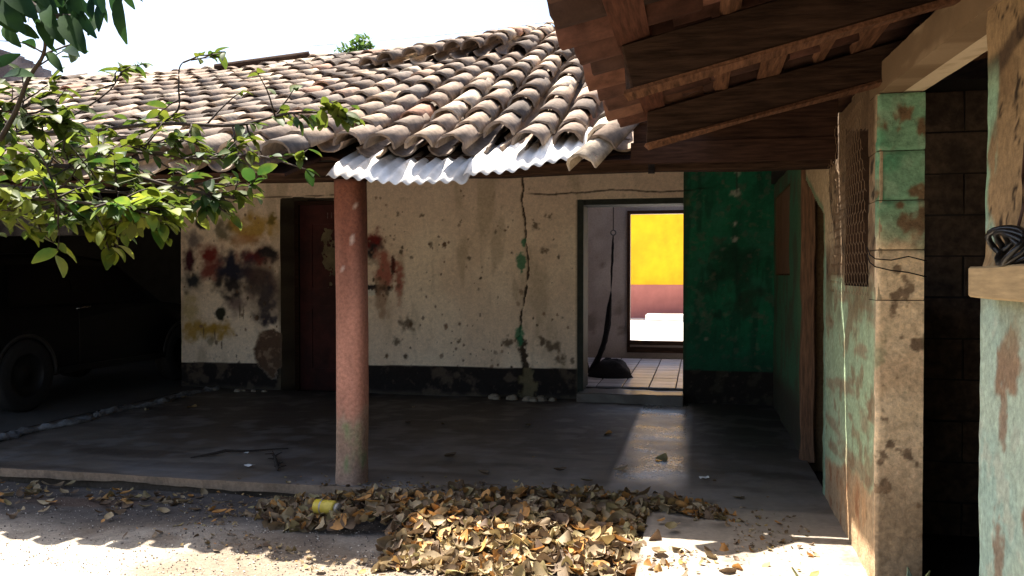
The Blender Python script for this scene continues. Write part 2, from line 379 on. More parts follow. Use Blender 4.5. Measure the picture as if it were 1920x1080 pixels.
def porch_rough(x, y):
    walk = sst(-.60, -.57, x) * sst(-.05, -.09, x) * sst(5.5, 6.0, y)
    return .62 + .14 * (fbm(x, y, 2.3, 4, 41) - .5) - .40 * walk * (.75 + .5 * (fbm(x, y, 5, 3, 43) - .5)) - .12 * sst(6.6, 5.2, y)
def porch():
    e = lambda p: np.array([.30, .21, .14]) * (.6 + .7 * float(fbm(p[0], p[1], 9, 3, 44)))
    edge_y = lambda x: 5.22 + .03 * (fbm(x, x * 0, 2.2, 4, 47) - .5) * 2 + .012 * (fbm(x, x * 0, 18, 2, 48) - .5)
    def keep(u, v):
        X = u - 6.05; Y = v + 3.2
        a = (Y > 5.22) & (X > -6.05) & (Y < 9.5)
        b = (X > -.285) & (X < .80) & (Y <= 5.3)
        return a | b
    ys = np.unique(np.concatenate([np.arange(0, 2.02, .05), np.linspace(2.02, 6.4, 160)]))
    xs = np.unique(np.concatenate([np.arange(0, 5.765, .045), [5.765], np.arange(5.80, 6.86, .035)]))
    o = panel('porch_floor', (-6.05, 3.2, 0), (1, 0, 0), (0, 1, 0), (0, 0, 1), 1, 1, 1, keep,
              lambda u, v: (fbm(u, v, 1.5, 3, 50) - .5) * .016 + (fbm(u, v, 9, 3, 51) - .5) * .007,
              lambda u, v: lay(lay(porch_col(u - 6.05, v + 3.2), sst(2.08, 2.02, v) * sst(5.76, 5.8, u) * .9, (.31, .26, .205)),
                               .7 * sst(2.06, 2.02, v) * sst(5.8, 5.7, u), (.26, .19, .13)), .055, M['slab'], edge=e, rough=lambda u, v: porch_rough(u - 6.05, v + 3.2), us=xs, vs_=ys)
    # the broken front lip wanders in and out a little
    me = o.data; co = np.empty(len(me.vertices) * 3); me.vertices.foreach_get('co', co); co = co.reshape(-1, 3)
    m = (np.abs(co[:, 1] - 5.22) < .03) & (co[:, 0] < -.3)
    co[m, 1] += (edge_y(co[m, 0]) - 5.22); low = m & (co[:, 2] < -.03); co[low, 1] += .03 * fbm(co[low, 0], co[low, 0] * 0, 5, 3, 52); co[low, 2] += .035 * (fbm(co[low, 0], co[low, 0] * 0, 4, 3, 53) - .6)
    me.vertices.foreach_set('co', co.ravel()); me.update(); tag(o, kind='structure')
    # rough earth step under the slab lip, and the bay floor on the left
    o = panel('slab_footing', (-7.0, 5.30, -.16), (1, 0, 0), (0, 0, 1), (0, -1, 0), 6.7, .12, .06, None, lambda u, v: (fbm(u, v, 5, 4, 55) - .3) * .05,
              lambda u, v: np.zeros(u.shape + (3,)) + np.array([.10, .075, .055]), 0, M['mud']); tag(o, kind='structure')
    o = panel('bay_floor', (-11.2, 5.0, .012), (1, 0, 0), (0, 1, 0), (0, 0, 1), 5.2, 8.2, .12, None, lambda u, v: (fbm(u, v, 1.2, 3, 57) - .5) * .02,
              lambda u, v: np.zeros(u.shape + (3,)) + np.array([.06, .053, .046]) * (.6 + .8 * fbm(u, v, 2, 4, 58))[..., None], .1, M['slab'],
              rough=lambda u, v: np.full(u.shape, .8)); tag(o, kind='structure')
    # crumbled cement ridge between porch and bay
    pts = [(-5.76 + .05 * math.sin(i * .9), 5.5 + i * .17, .0) for i in range(24)]
    mb = MB()
    for i, p in enumerate(pts):
        pass
    rad = [.045 + .018 * math.sin(i * 1.7) + .012 * math.sin(i * 4.1) for i in range(24)]
    mb.tube([(p[0], p[1], .012) for p in pts], rad, 9, True, .65)
    me = mb.build('cement_ridge', plain('crumbled cement', (.22, .215, .21), .95, .5, 14, 1., .02, rgb2=(.12, .11, .10)), None, True)
    sb = me.modifiers.new('sub', 'SUBSURF'); sb.levels = sb.render_levels = 2
    tx = bpy.data.textures.new('crumble', 'CLOUDS'); tx.noise_scale = .09; dm = me.modifiers.new('crumble', 'DISPLACE'); dm.texture = tx; dm.strength = .10; dm.mid_level = .5
    tag(me, kind='structure')
porch()

# ================================================================== main house wall (cream, stained)
wall = empty('house_wall', 'long cream plaster wall with paint smears and a black painted base, behind the porch', 'wall', (0, 9.5, 0))
XL, XR = -6.3, -.165
def W(x, y):                                # pixel -> (X, z) on the back wall
    d = FW + RT * ((x - 960) / 1600) + UP * ((540 - y) / 1600); t = 9.5 / d.y
    return d.x * t, 1.4 + d.z * t
PX = 9.5 / 1540.                            # metres per photo pixel there
door_x0, door_x1, door_z = -4.95, -3.93, 2.325
pas_x0, pas_z = -1.33, 2.24
def cream_keep(u, v):
    X, z = u + XL, v - .14
    return ~(((X > door_x0) & (X < door_x1) & (z < door_z + .01 * np.sin(X * 9))) | ((X > pas_x0) & (z < pas_z)))
def stone_mask(X, z):
    cx, cz = W(502, 660)
    return blob(X, z, cx + .03, cz - .02, .19, .26, 71, .12, .35) * (X < door_x0 + .01)
def crack_x(z):
    return -1.93 + .035 * np.sin(z * 4.3 + 1) + .11 * (fbm(z, z * 0, 4, 4, 73) - .5)
def crack_mask(X, z):
    wd = .012 + .075 * sst(.48, .75, fbm(z * 0 + 3, z, 2.6, 3, 74)) + .10 * sst(.45, .1, z)
    return sst(1.0, .5, np.abs(X - crack_x(z)) / wd + 2.0 * (fbm(X, z, 16, 4, 75) - .5))
def cream_col(u, v):
    X, z = u + XL, v - .14
    n = fbm(X, z, 1.2, 5, 61)
    c = np.zeros(u.shape + (3,)) + np.array([.80, .675, .525])
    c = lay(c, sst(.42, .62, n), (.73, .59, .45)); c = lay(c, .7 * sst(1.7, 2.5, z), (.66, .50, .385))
    c = lay(c, .5 * sst(.55, .75, fbm(X * 3, z * .7, 2.2, 4, 63)), (.38, .30, .2))
    def B(px, py, rx, ry, rgb, a=1., s=0, hard=.7, rag=.6):
        nonlocal c
        cx, cz = W(px, py); a = min(1, a * 1.15) if s < 60 else a; k_ = 1.5 if (s < 60 and rx > 6) else 1.; q = (np.abs(X - cx) < rx * PX * k_ * 2) & (np.abs(z - cz) < ry * PX * k_ * 2); c[q] = lay(c[q], a * blob(X[q], z[q], cx, cz, rx * PX * k_, ry * PX * k_, s, hard, rag), rgb)
    BL = (.022, .018, .020); NV = (.022, .022, .04); RD = (.17, .018, .015); YE = (.42, .26, .045)
    B(471, 430, 46, 20, YE, .8, 1, 1., .8); B(455, 450, 40, 10, (.36, .16, .05), .6, 2, 1.)
    B(363, 618, 26, 15, YE, .8, 3, 1., .8); B(404, 618, 28, 14, YE, .9, 4, 1., .8); B(356, 578, 20, 22, (.40, .30, .1), .6, 5, 1.)
    B(489, 520, 40, 42, (.055, .028, .03), .85, 6, .9, .7); B(448, 565, 28, 22, (.13, .085, .085), .8, 7, 1., .7)
    B(393, 478, 28, 17, RD, .85, 8, .9); B(395, 505, 22, 18, RD, .8, 9, .9); B(474, 482, 36, 14, RD, .9, 10, .9); B(354, 488, 12, 20, (.05, .012, .02), .9, 11, .8)
    B(361, 530, 24, 17, (.03, .035, .04), .9, 12, .9); B(441, 506, 28, 26, NV, .9, 13, .8, .8); B(432, 536, 26, 18, BL, .85, 14, .9, .8)
    B(504, 476, 22, 13, BL, .95, 15, .7); B(500, 572, 17, 30, NV, .95, 16, .8, .8); B(470, 540, 22, 14, BL, .5, 17, .9, .8)
    B(380, 417, 11, 11, (.03, .026, .02), .95, 18, .4, .3); B(424, 427, 18, 17, (.10, .09, .05), .75, 19, .9, .9); B(510, 412, 7, 9, (.18, .13, .03), .9, 20, .6)
    B(361, 449, 15, 14, (.14, .12, .12), .8, 21, .9); B(413, 588, 9, 9, (.03, .03, .02), .95, 22, .4, .3); B(393, 640, 7, 8, (.2, .16, .1), .6, 23)
    B(498, 560, 30, 60, (.10, .075, .06), .5, 24, 1.)
    for px, py, l in ((402, 618, 22), (381, 612, 18), (456, 578, 20), (449, 570, 26), (415, 640, 14)):   # runs of paint
        B(px, py + l / 2, 1.8, l / 2 + 4, (.10, .07, .04), .8, px, .6, .3)
    # right of the post
    B(706, 452, 18, 16, RD, .9, 31, .8, .7); B(696, 470, 16, 18, BL, .9, 32, .9, .8); B(722, 505, 15, 30, (.30, .055, .035), .75, 33, .8, .6)
    B(737, 500, 6, 24, (.07, .02, .015), .9, 34, .6, .4); B(748, 525, 7, 34, (.28, .05, .035), .7, 35, .9, .6)
    B(705, 541, 24, 6, BL, .95, 36, .4, .4); B(694, 549, 14, 4, (.6, .58, .5), .9, 37, .4); B(716, 556, 12, 30, (.33, .2, .13), .6, 38, 1., .9)
    clus = [(random.uniform(700, 1075), random.uniform(400, 690)) for _ in range(9)]
    for i in range(230):                                                     # fly spots and chips
        px = random.uniform(700, 1075) if i < 170 else random.uniform(345, 520); py = random.choice((random.uniform(350, 690), random.gauss(600, 55)))
        r = random.choice((1., 1.2, 1.6, 2., 2.5, 3., 4.5))
        if i % 2 and i < 170: q_ = random.choice(clus); px, py = random.gauss(q_[0], 16), random.gauss(q_[1], 20)
        r = r; B(px, py, r, r * random.uniform(.8, 1.6), random.choice(((.06, .04, .025), (.13, .075, .045), (.22, .13, .08))), random.uniform(.6, 1), 100 + i, .6, .5)
    for px, py, r in ((765, 610, 17), (745, 640, 10), (1035, 650, 15), (1048, 672, 12), (1015, 640, 9), (860, 640, 7), (1005, 425, 8), (1030, 405, 7), (745, 402, 5), (790, 404, 5), (1022, 470, 9), (952, 640, 10)):
        B(px, py, r, r, (.09, .06, .035), .85, px, .9, 1.1)
    ck = crack_mask(X, z)
    c = lay(c, ck, (.055, .04, .028))
    for px, py, rx, ry in ((977, 490, 9, 20), (974, 630, 9, 20), (982, 455, 5, 10)): B(px, py, rx, ry, (.035, .19, .095), .9, px + py, .5, .5)
    # hairline joint under the lintel band
    zl = 2.325 + .014 * np.sin(X * 5) + .03 * (fbm(X, X * 0, 3, 3, 81) - .5); lm = sst(.014, .005, np.abs(z - zl + .008 * (fbm(X, z, 30, 2, 82) - .5))) * sst(-1.95, -1.8, X)
    lm2 = sst(.012, .004, np.abs(z - 2.345 - .02 * (fbm(X, X * 0, 4, 3, 83) - .5))) * sst(-3.9, -4.1, X) * sst(.4, .6, fbm(X, z, 5, 2, 84))
    c = lay(c, .9 * np.maximum(lm, lm2), (.05, .035, .025))
    # stone behind the fallen plaster
    st = stone_mask(X, z); sn = fbm(X, z, 16, 5, 85)
    c = lay(c, st, (.11, .065, .042)); c = lay(c, st * sst(.5, .72, sn), (.24, .165, .11))
    # black base
    top = .315 + .03 * (X + 6.3) / 5 + .03 * (fbm(X, X * 0, 2.5, 4, 86) - .5)
    dk = sst(.006, -.006, z - top) * (1 - st); c = lay(c, dk, (.020, .016, .015))
    c = lay(c, dk * .8 * sst(.56, .70, fbm(X, z, 7, 5, 87)), (.10, .075, .055)); c = lay(c, .8 * sst(.06, -.02, z + .05 * (fbm(X, z, 8, 3, 88) - .5)), (.10, .08, .06))
    c = lay(c, dk * ck * .9, (.17, .14, .08))
    # greasy verge by both openings
    c = lay(c, .55 * sst(.03, 0, np.abs(X - pas_x0)) * (z < pas_z), (.08, .07, .05)); c = lay(c, .55 * sst(.05, 0, door_x0 - X) * (X < door_x0) * (z < 1.5), (.10, .08, .05))
    return c * (.86 + .28 * fbm(X, z, 35, 3, 89))[..., None]
def cream_disp(u, v):
    X, z = u + XL, v - .14
    d = (fbm(X, z, 1.6, 4, 91) - .5) * .035 + (fbm(X, z, 11, 3, 92) - .5) * .010
    d = d - .035 * stone_mask(X, z) * (.6 + .8 * fbm(X, z, 12, 4, 93)) - .022 * crack_mask(X, z)
    return d
zs = np.unique(np.concatenate([np.arange(0, 2.86, .0105), [door_z + .14, pas_z + .14]])); xs_ = np.unique(np.concatenate([np.arange(0, XR - XL, .0105), [door_x0 - XL, door_x1 - XL, pas_x0 - XL, XR - XL]]))
panel('plaster_face', (XL, 9.5, -.14), (1, 0, 0), (0, 0, 1), (0, -1, 0), 1, 1, 1, cream_keep, cream_disp, cream_col, .42, M['plaster'], wall,
      edge=lambda p: np.array([.19, .155, .11]) * (.35 + 1.1 * float(fbm(p[1] * 3 + p[0], p[2], 4, 4, 95))), us=xs_, vs_=zs)
box('wall_head', (XL, 9.46, 2.7), (XR, 9.9, 3.85), M['dim'], wall)
# the maroon door set deep in its opening
def part_empty(name, parent, loc=(0, 0, 0)):
    o = bpy.data.objects.new(name, None); o.location = loc; o.empty_display_size = .1; COL.objects.link(o); o.parent = parent; return o
dr = box('door', (door_x0 + .06, 9.90, -.05), (door_x1 - .02, 9.945, 2.27), M['door'], wall); dr['label'] = 'dark maroon panelled door'
for lo, hi in (((-4.77, 9.886, 1.18), (-4.10, 9.899, 2.08)), ((-4.77, 9.886, .18), (-4.10, 9.899, 1.02))):
    mb = MB(); x0, _, z0 = lo; x1, _, z1 = hi; t = .05
    mb.box((x0, lo[1], z0), (x1, hi[1], z0 + t)).box((x0, lo[1], z1 - t), (x1, hi[1], z1)).box((x0, lo[1], z0 + t), (x0 + t, hi[1], z1 - t)).box((x1 - t, lo[1], z0 + t), (x1, hi[1], z1 - t))
    o = mb.build('moulding', M['door'], dr)
mb = MB().box((door_x0 + .004, 9.86, -.05), (door_x0 + .058, 9.93, 2.27)).box((door_x1 - .018, 9.86, -.05), (door_x1 + .03, 9.93, 2.27)).box((door_x0 + .004, 9.86, 2.272), (door_x1 + .02, 9.93, 2.318)); mb.build('door_frame', M['wood_dark'], wall)
MB().tube([(-4.2, 9.88, 1.02), (-4.2, 9.84, 1.02), (-4.27, 9.835, 1.02)], .011, 6).build('handle', M['rim'], dr)
def text(name, body, size, loc, rot, mat, parent=None):
    cu = bpy.data.curves.new(name, 'FONT'); cu.body = body; cu.size = size; cu.extrude = .001; cu.align_x = 'CENTER'
    o = bpy.data.objects.new(name, cu); o.location = Vector(loc) - (parent_loc(parent) if parent else Vector()); o.rotation_euler = rot; cu.materials.append(mat); return link(o, parent)
text('chalk_number', '1125', .105, (-4.43, 9.885, 2.10), (R(90), 0, 0), plain('faint chalk', (.11, .07, .06), .9, .5, 30, 0), dr)
# ragged pale patch on the door
mb = MB(); o = panel('pale_patch', (-4.66, 9.8975, 1.20), (1, 0, 0), (0, 0, 1), (0, -1, 0), .42, .78, .007, lambda u, v: blob(u, v, .2, .42, .14, .33, 5, .5, .9) * fbm(u, v, 14, 4, 8) > .28, None,
      lambda u, v: np.zeros(u.shape + (3,)) + np.array([.13, .105, .06]) * (.3 + 1.2 * fbm(u, v, 9, 4, 6))[..., None], 0, M['plaster'], dr)

# doorway frame, step and through passage
MB().box((pas_x0 + .003, 9.50, .0), (pas_x0 + .07, 9.90, 2.235)).box((pas_x0 + .07, 9.52, 2.18), (XR - .003, 9.9, 2.236)).build('doorway_frame', M['green_frame'], wall)
o = wonky_box('doorstep', (pas_x0 + .02, 9.28, -.02), (XR + .01, 9.72, .10), plain('worn cement step', (.12, .10, .085), .3, .25, 9, .2, .003, spec=.6), wall, .004, 8, 3)

# green wall beside the doorway
gw = empty('green_wall', 'dark green painted wall with white flaked spots, right of the open doorway', 'wall', (0, 9.5, 0))
def green_col(u, v):
    X, z = u + XR, v - .1
    c = np.zeros(u.shape + (3,)) + np.array([.015, .145, .072]); c = lay(c, sst(.45, .65, fbm(X, z, 3, 4, 201)), (.012, .11, .056))
    c = lay(c, .8 * sst(.5, .68, fbm(X, z, 5, 5, 202)), (.022, .135, .078)); c = lay(c, .7 * sst(.52, .66, fbm(X * 4, z * .6, 3, 4, 203)), (.012, .06, .036)); c = lay(c, .8 * sst(.62, .70, fbm(X, z, 14, 4, 204)), (.06, .11, .07)); c = lay(c, .8 * sst(.9, .3, z + .3 * (fbm(X, z, 3, 4, 208) - .5)), (.012, .055, .032)); c = lay(c, .8 * sst(.06, 0, X - XR + .05 * (fbm(X, z, 9, 3, 209) - .5)), (.03, .05, .03))
    for px, py, rx, ry, rgb, a in ((1383, 318, 5, 14, (.30, .34, .26), .9), (1380, 362, 10, 9, (.36, .38, .3), .9), (1381, 340, 2, 30, (.03, .05, .04), .8), (1378, 420, 4, 5, (.4, .4, .34), .9), (1378, 448, 5, 5, (.4, .4, .34), .8),
                                 (1290, 380, 5, 6, (.10, .12, .05), .8), (1355, 468, 5, 3, (.3, .3, .25), .8), (1405, 480, 4, 4, (.3, .3, .25), .7), (1375, 500, 45, 40, (.010, .035, .022), .75),
                                 (1400, 560, 30, 30, (.02, .03, .02), .7), (1345, 590, 12, 8, (.01, .03, .02), .7), (1325, 635, 4, 3, (.2, .2, .15), .7), (1330, 540, 20, 15, (.012, .05, .03), .7)):
        cx, cz = W(px, py); c = lay(c, a * blob(X, z, cx, cz, rx * PX, ry * PX, px, .7, .8), rgb)
    zl = 2.33 + .012 * np.sin(X * 8); c = lay(c, .8 * sst(.012, .004, np.abs(z - zl)) * sst(.2, .0, X), (.01, .015, .01))
    c = lay(c, sst(.006, -.006, z - .36 - .05 * (fbm(X, X * 0, 5, 4, 205) - .5)), (.018, .014, .012)); c = lay(c, .6 * sst(.58, .68, fbm(X, z, 9, 4, 210)) * (z < .36), (.05, .045, .03))
    return c * (.8 + .4 * fbm(X, z, 26, 3, 206))[..., None]
panel('painted_face', (XR, 9.485, -.1), (1, 0, 0), (0, 0, 1), (0, -1, 0), .96, 2.85, .018, None, lambda u, v: (fbm(u, v, 3, 4, 207) - .5) * .02, green_col, .41, M['plaster'], gw,
      edge=(.03, .11, .07))
box('wall_head', (XR + .002, 9.49, 2.752), (.775, 9.88, 3.85), M['dim'], gw)

# passage room behind the doorway
rm = empty('passage_room', 'grey limewashed passage with tiled floor and street door, seen through the open doorway', 'room', (0, 11, 0))
rx0, rx1 = -2.35, 1.25
box('side_wall', (rx0 - .12, 9.925, -.1), (rx0, 13.3, 3.2), M['room'], rm)
box('side_wall', (rx1 + .003, 9.905, -.1), (rx1 + .12, 13.3, 3.2), M['room'], rm)
box('ceiling', (rx0 - .12, 9.93, 2.9), (-1.15, 13.6, 2.96), M['room'], rm); box('ceiling', (-1.15, 9.93, 2.9), (rx1 + .12, 10.5, 2.96), M['room'], rm); box('ceiling', (.4, 10.5, 2.9), (rx1 + .12, 13.6, 2.96), M['room'], rm)  # unseen gap left in the ceiling, added to light the passage
sx0, sx1, sz0, sz1 = -1.05, 1.15, .37, 2.345  # hidden right part of the street opening enlarged to brighten the passage
def room_col(u, v):
    X, z = u + rx0, v - .1
    c = np.zeros(u.shape + (3,)) + np.array([.36, .31, .28]); c = lay(c, sst(.45, .62, fbm(X, z, 2.2, 4, 221)), (.29, .245, .22))
    c = lay(c, .6 * sst(.9, .3, z), (.30, .25, .22))
    for x_, z_, r in ((-1.46, 1.55, .05), (-1.2, .85, .10), (-1.75, .7, .2), (-1.15, .55, .08)): c = lay(c, .7 * blob(X, z, x_, z_, r, r, int(r * 999), .8, .9), (.12, .09, .075))
    return c
panel('street_wall', (rx0, 13.3, -.1), (1, 0, 0), (0, 0, 1), (0, -1, 0), rx1 - rx0, 3.1, .04, lambda u, v: ~((u + rx0 > sx0) & (u + rx0 < sx1) & (v - .1 > np.where(u + rx0 > -.1, .15, sz0)) & (v - .1 < np.where(u + rx0 > -.1, 2.8, sz1))), lambda u, v: (fbm(u, v, 3, 3, 222) - .5) * .02, room_col, .28, M['plaster'], rm,
      us=np.unique(np.concatenate([np.linspace(0, rx1 - rx0, 54), [sx0 - rx0, sx1 - rx0]])), vs_=np.unique(np.concatenate([np.linspace(0, 3.1, 70), [sz0 + .1, sz1 + .1]])))
MB().box((sx0 - .03, 13.26, sz0 - .17), (sx0 + .012, 13.36, sz1 + .04)).box((sx0 + .012, 13.26, sz1 - .008), (-.1, 13.36, sz1 + .04)).build('street_door_frame', M['wood_dark'], rm)
MB().box((sx0 + .012, 13.25, sz0 - .17), (-.1, 13.31, sz0 - .09)).box((sx0 + .012, 13.23, sz0 - .05), (-.1, 13.31, sz0 + .012)).build('sill_board', M['wood_dark_x'], rm)
nx, ny = 12, 11; tw = (rx1 - rx0) / nx; tl = 3.35 / ny; tm = None
MB().box((rx0, 9.73, .02), (rx1, 13.3, .108)).build('mortar_bed', plain('dark grout', (.07, .06, .06), .9), rm)
for i in range(nx):
    for j in range(ny):
        if tm is None:
            b = MB().box((.007, .010, 0), (tw - .007, tl - .010, .012)); tm = b.build('floor_tile', M['floor_tile'], rm); o = tm
            bv = o.modifiers.new('bevel', 'BEVEL'); bv.width = .004
        else: o = tm.copy(); link(o)
        o.location = (rx0 + i * tw, 9.76 + j * tl, .108 + random.uniform(0, .004))
# outside: street, far yellow house
o = panel('street', (-16, 13.56, .19), (1, 0, 0), (0, 1, 0), (0, 0, 1), 30, 11, .5, None, lambda u, v: (fbm(u, v, 1, 3, 231) - .5) * .03, lambda u, v: np.zeros(u.shape + (3,)) + np.array([.60, .575, .53]) * (.85 + .3 * fbm(u, v, 2, 4, 232))[..., None], .5, M['dirt']); tag(o, kind='structure')
yh = empty('yellow_house', 'bright yellow house front with a rose painted base across the street', 'house', (-1, 24, .2))
box('wall', (-12, 24, 1.12), (9, 24.35, 3.6), M['yellow'], yh); box('painted_base', (-12, 23.985, .1), (9, 24.33, 1.12), M['pink'], yh)
box('roof', (-12.3, 23.6, 3.602), (9.3, 27, 3.75), M['tile_red'], yh)
ks = empty('pavement_step', 'low white kerb step in front of the yellow house', 'step', (0, 23, .2)); wonky_box('kerb', (-1.35, 22.4, .15), (6, 23.4, .36), M['pale'], ks, .006, 14, 9)

# enclosing walls of the house and car bay
pw = empty('leak_block_wall', 'added dark wall blocking a light leak between the tiled roof and the side building', 'wall', (.85, 8, 2.3))  # filler wall added to stop light leaking above the far side wall
v = [(x, y, z) for x in (.75, .95) for (y, z) in ((5.9, 2.36), (9.46, 2.36), (9.46, 3.9), (5.9, 2.52))]
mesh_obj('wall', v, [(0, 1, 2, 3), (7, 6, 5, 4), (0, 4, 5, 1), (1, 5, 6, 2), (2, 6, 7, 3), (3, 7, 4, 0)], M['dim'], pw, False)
bay = empty('car_bay', 'dark open car bay under the left end of the tiled roof', 'carport', (-8.7, 9, 0))
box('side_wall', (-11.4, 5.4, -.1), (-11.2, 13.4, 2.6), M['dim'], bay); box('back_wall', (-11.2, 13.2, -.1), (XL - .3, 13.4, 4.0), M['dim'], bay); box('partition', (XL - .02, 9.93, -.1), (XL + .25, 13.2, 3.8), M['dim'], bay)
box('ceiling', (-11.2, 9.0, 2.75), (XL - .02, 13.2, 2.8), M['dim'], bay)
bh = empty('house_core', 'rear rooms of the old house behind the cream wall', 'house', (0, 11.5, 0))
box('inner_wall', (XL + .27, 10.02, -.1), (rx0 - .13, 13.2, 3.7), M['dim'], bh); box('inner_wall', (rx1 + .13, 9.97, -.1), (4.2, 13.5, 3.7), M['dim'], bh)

# ================================================================== main tiled roof
roof = empty('tiled_roof', 'old clay barrel tile roof sloping down over the porch, sunlit and uneven', 'roof', (0, 5, 2.1))
def zr(X, Y, strip=True):
    z = 2.14 + .388 * (Y - 5.05) + .024 * (X + 4.5) * np.clip((Y - 5) / 5, 0, 1) + .19 * sst(-3.6, -1.3, X) * np.clip((Y - 6) / 4, 0, 1)
    z = z + .09 * sst(.2, -.0, (X + 2.35)) * sst(6.4, 4.6, Y)            # left eave kicks up
    if strip: z = z + .14 * sst(8.0, 8.12, Y) * sst(9.8, 8.5, Y) * sst(-3.7, -3.2, X) * sst(-1.6, -1.9, X)  # a lifted strip
    return z + .05 * (vnoise(X * .9, Y * .7, 301) - .5) + .03 * (vnoise(X * 2.1, Y * 1.3, 302) - .5)
RIDGE = 10.0; EXPO = .365; SLOPE = math.atan(.388); CS = math.cos(SLOPE)
def eave(X): return 4.56 if X < -2.33 else 5.10 if X < -.36 else 6.6
def tile_geo(r0, r1, L, th=.016, n=7, arc=176, sag=0.):
    v = []; f = []
    for layer, dr_ in ((0, 0), (1, -th)):
        for k, (r, y) in enumerate(((r0, 0), (r1, L))):
            for j in range(n + 1):
                a = R(90 - arc / 2 + arc * j / n); rr = r + dr_
                v.append((rr * math.cos(a), y, rr * math.sin(a) * (.97 + sag)))
    m = n + 1
    for j in range(n):
        f.append((j, j + 1, m + j + 1, m + j)); f.append((2 * m + j + 1, 2 * m + j, 3 * m + j, 3 * m + j + 1))
        f.append((j + 1, j, 2 * m + j, 2 * m + j + 1)); f.append((m + j, m + j + 1, 3 * m + j + 1, 3 * m + j))
    f += [(0, m, 3 * m, 2 * m), (n, 2 * m + n, 3 * m + n, m + n)]
    return v, f
def tile_mesh(name, mat, **k):
    v, f = tile_geo(**k); v = [(p[0] + random.uniform(-.004, .004), p[1] + random.uniform(-.006, .006), p[2] + random.uniform(-.004, .004)) for p in v]
    me = bpy.data.meshes.new(name); me.from_pydata(v, [], f); me.materials.append(mat)
    me.polygons.foreach_set('use_smooth', [len(set(p.vertices)) == 4 and i % 4 < 2 for i, p in enumerate(me.polygons)]); me.update(); return me
COVER = [tile_mesh('tile', M['tile'], r0=.101 + d, r1=.081, L=.455 + e) for d, e in ((0, 0), (.005, .02), (-.005, -.01), (.003, -.02), (-.002, .015), (.007, .0))]
covers = []; pans = []
SP = .236; ncol = 50
for c in range(ncol):
    X0 = .62 - c * SP
    e = eave(X0) + random.uniform(-.035, .035); nrow = int((RIDGE - e) / (EXPO * CS)) + 1
    xo = random.uniform(-.012, .012)
    for r in range(nrow):
        Y = e + r * EXPO * CS + random.gauss(0, .018)
        if Y > RIDGE - .1: continue
        if -1.42 < X0 < -1.18 and r == 0: continue                       # one eave tile is gone
        X = X0 + xo + random.gauss(0, .007) + .02 * math.sin(Y * 1.3 + c * .2)
        z = float(zr(X, Y)); sl = math.atan2(float(zr(X, Y + .35, False)) - float(zr(X, Y, False)), .35)
        m = Matrix.Translation((X, Y, z + .022 + random.uniform(0, .014))) @ Matrix.Rotation(sl - .03, 4, 'X') @ Matrix.Rotation(random.gauss(0, .035), 4, 'Z') @ Matrix.Rotation(random.gauss(0, .035), 4, 'Y')
        covers.append(m)
    for r in range(nrow):
        Y = eave(X0 + SP / 2) + (.05 if r or X0 < -2.4 else .17) + r * EXPO * CS + random.gauss(0, .015)
        if Y > RIDGE - .1: continue
        X = X0 + SP / 2 + random.gauss(0, .008); z = float(zr(X, Y)); sl = math.atan2(float(zr(X, Y + .35, False)) - float(zr(X, Y, False)), .35)
        pans.append(Matrix.Translation((X, Y - .02, z - .002)) @ Matrix.Rotation(sl - .03, 4, 'X') @ Matrix.Rotation(math.pi + random.gauss(0, .03), 4, 'Y') @ Matrix.Diagonal((.95, 1, .72, 1)))
def in_view(p, mx=60):
    d = p - CAM; dep = d.dot(FW)
    if dep < .3: return False
    x = 960 + 1600 * d.dot(RT) / dep; y = 540 - 1600 * d.dot(UP) / dep
    return -mx < x < 1920 + mx and -mx < y < 1080 + mx
def depth(p): return (p - CAM).dot(FW)
def hid(p):                                                             # behind the lean-to roof
    d = p - CAM; dep = d.dot(FW); x = 960 + 1600 * d.dot(RT) / dep; y = 540 - 1600 * d.dot(UP) / dep
    return x > 1085 + max(0, y - 60) * .45
order = sorted(range(len(covers)), key=lambda i: depth(covers[i].translation) + (0 if in_view(covers[i].translation) and not hid(covers[i].translation) else 1000))
rootinv = Matrix.Translation(Vector(roof.location)).inverted()
for i in order[:300]:
    o = bpy.data.objects.new('tile', random.choice(COVER)); o.parent = roof; COL.objects.link(o); o.matrix_local = rootinv @ covers[i]
mb = MB()
tv = [(me, [v.co.copy() for v in me.vertices], [tuple(p.vertices) for p in me.polygons]) for me in COVER]
for i in order[300:]:
    me, vv, ff = random.choice(tv); t = random.random(); mb.add([covers[i] @ v for v in vv], ff, (t, t, t))
for m in pans:
    me, vv, ff = random.choice(tv); t = random.random(); mb.add([m @ v for v in vv], ff, (t, t, t))
for c in range(24):                                                      # ridge caps
    X = .7 - c * .5; me, vv, ff = random.choice(tv); t = random.random()
    m = Matrix.Translation((X, RIDGE, float(zr(X, RIDGE)) - .045)) @ Matrix.Rotation(R(90), 4, 'Z') @ Matrix.Rotation(random.gauss(0, .06), 4, 'X') @ Matrix.Scale(1.12, 4)
    mb.add([m @ v for v in vv], ff, (t, t, t))
o = mb.build('tile_rows', M['tile_many'], roof, [True] * 0 or False); o['kind'] = 'stuff'
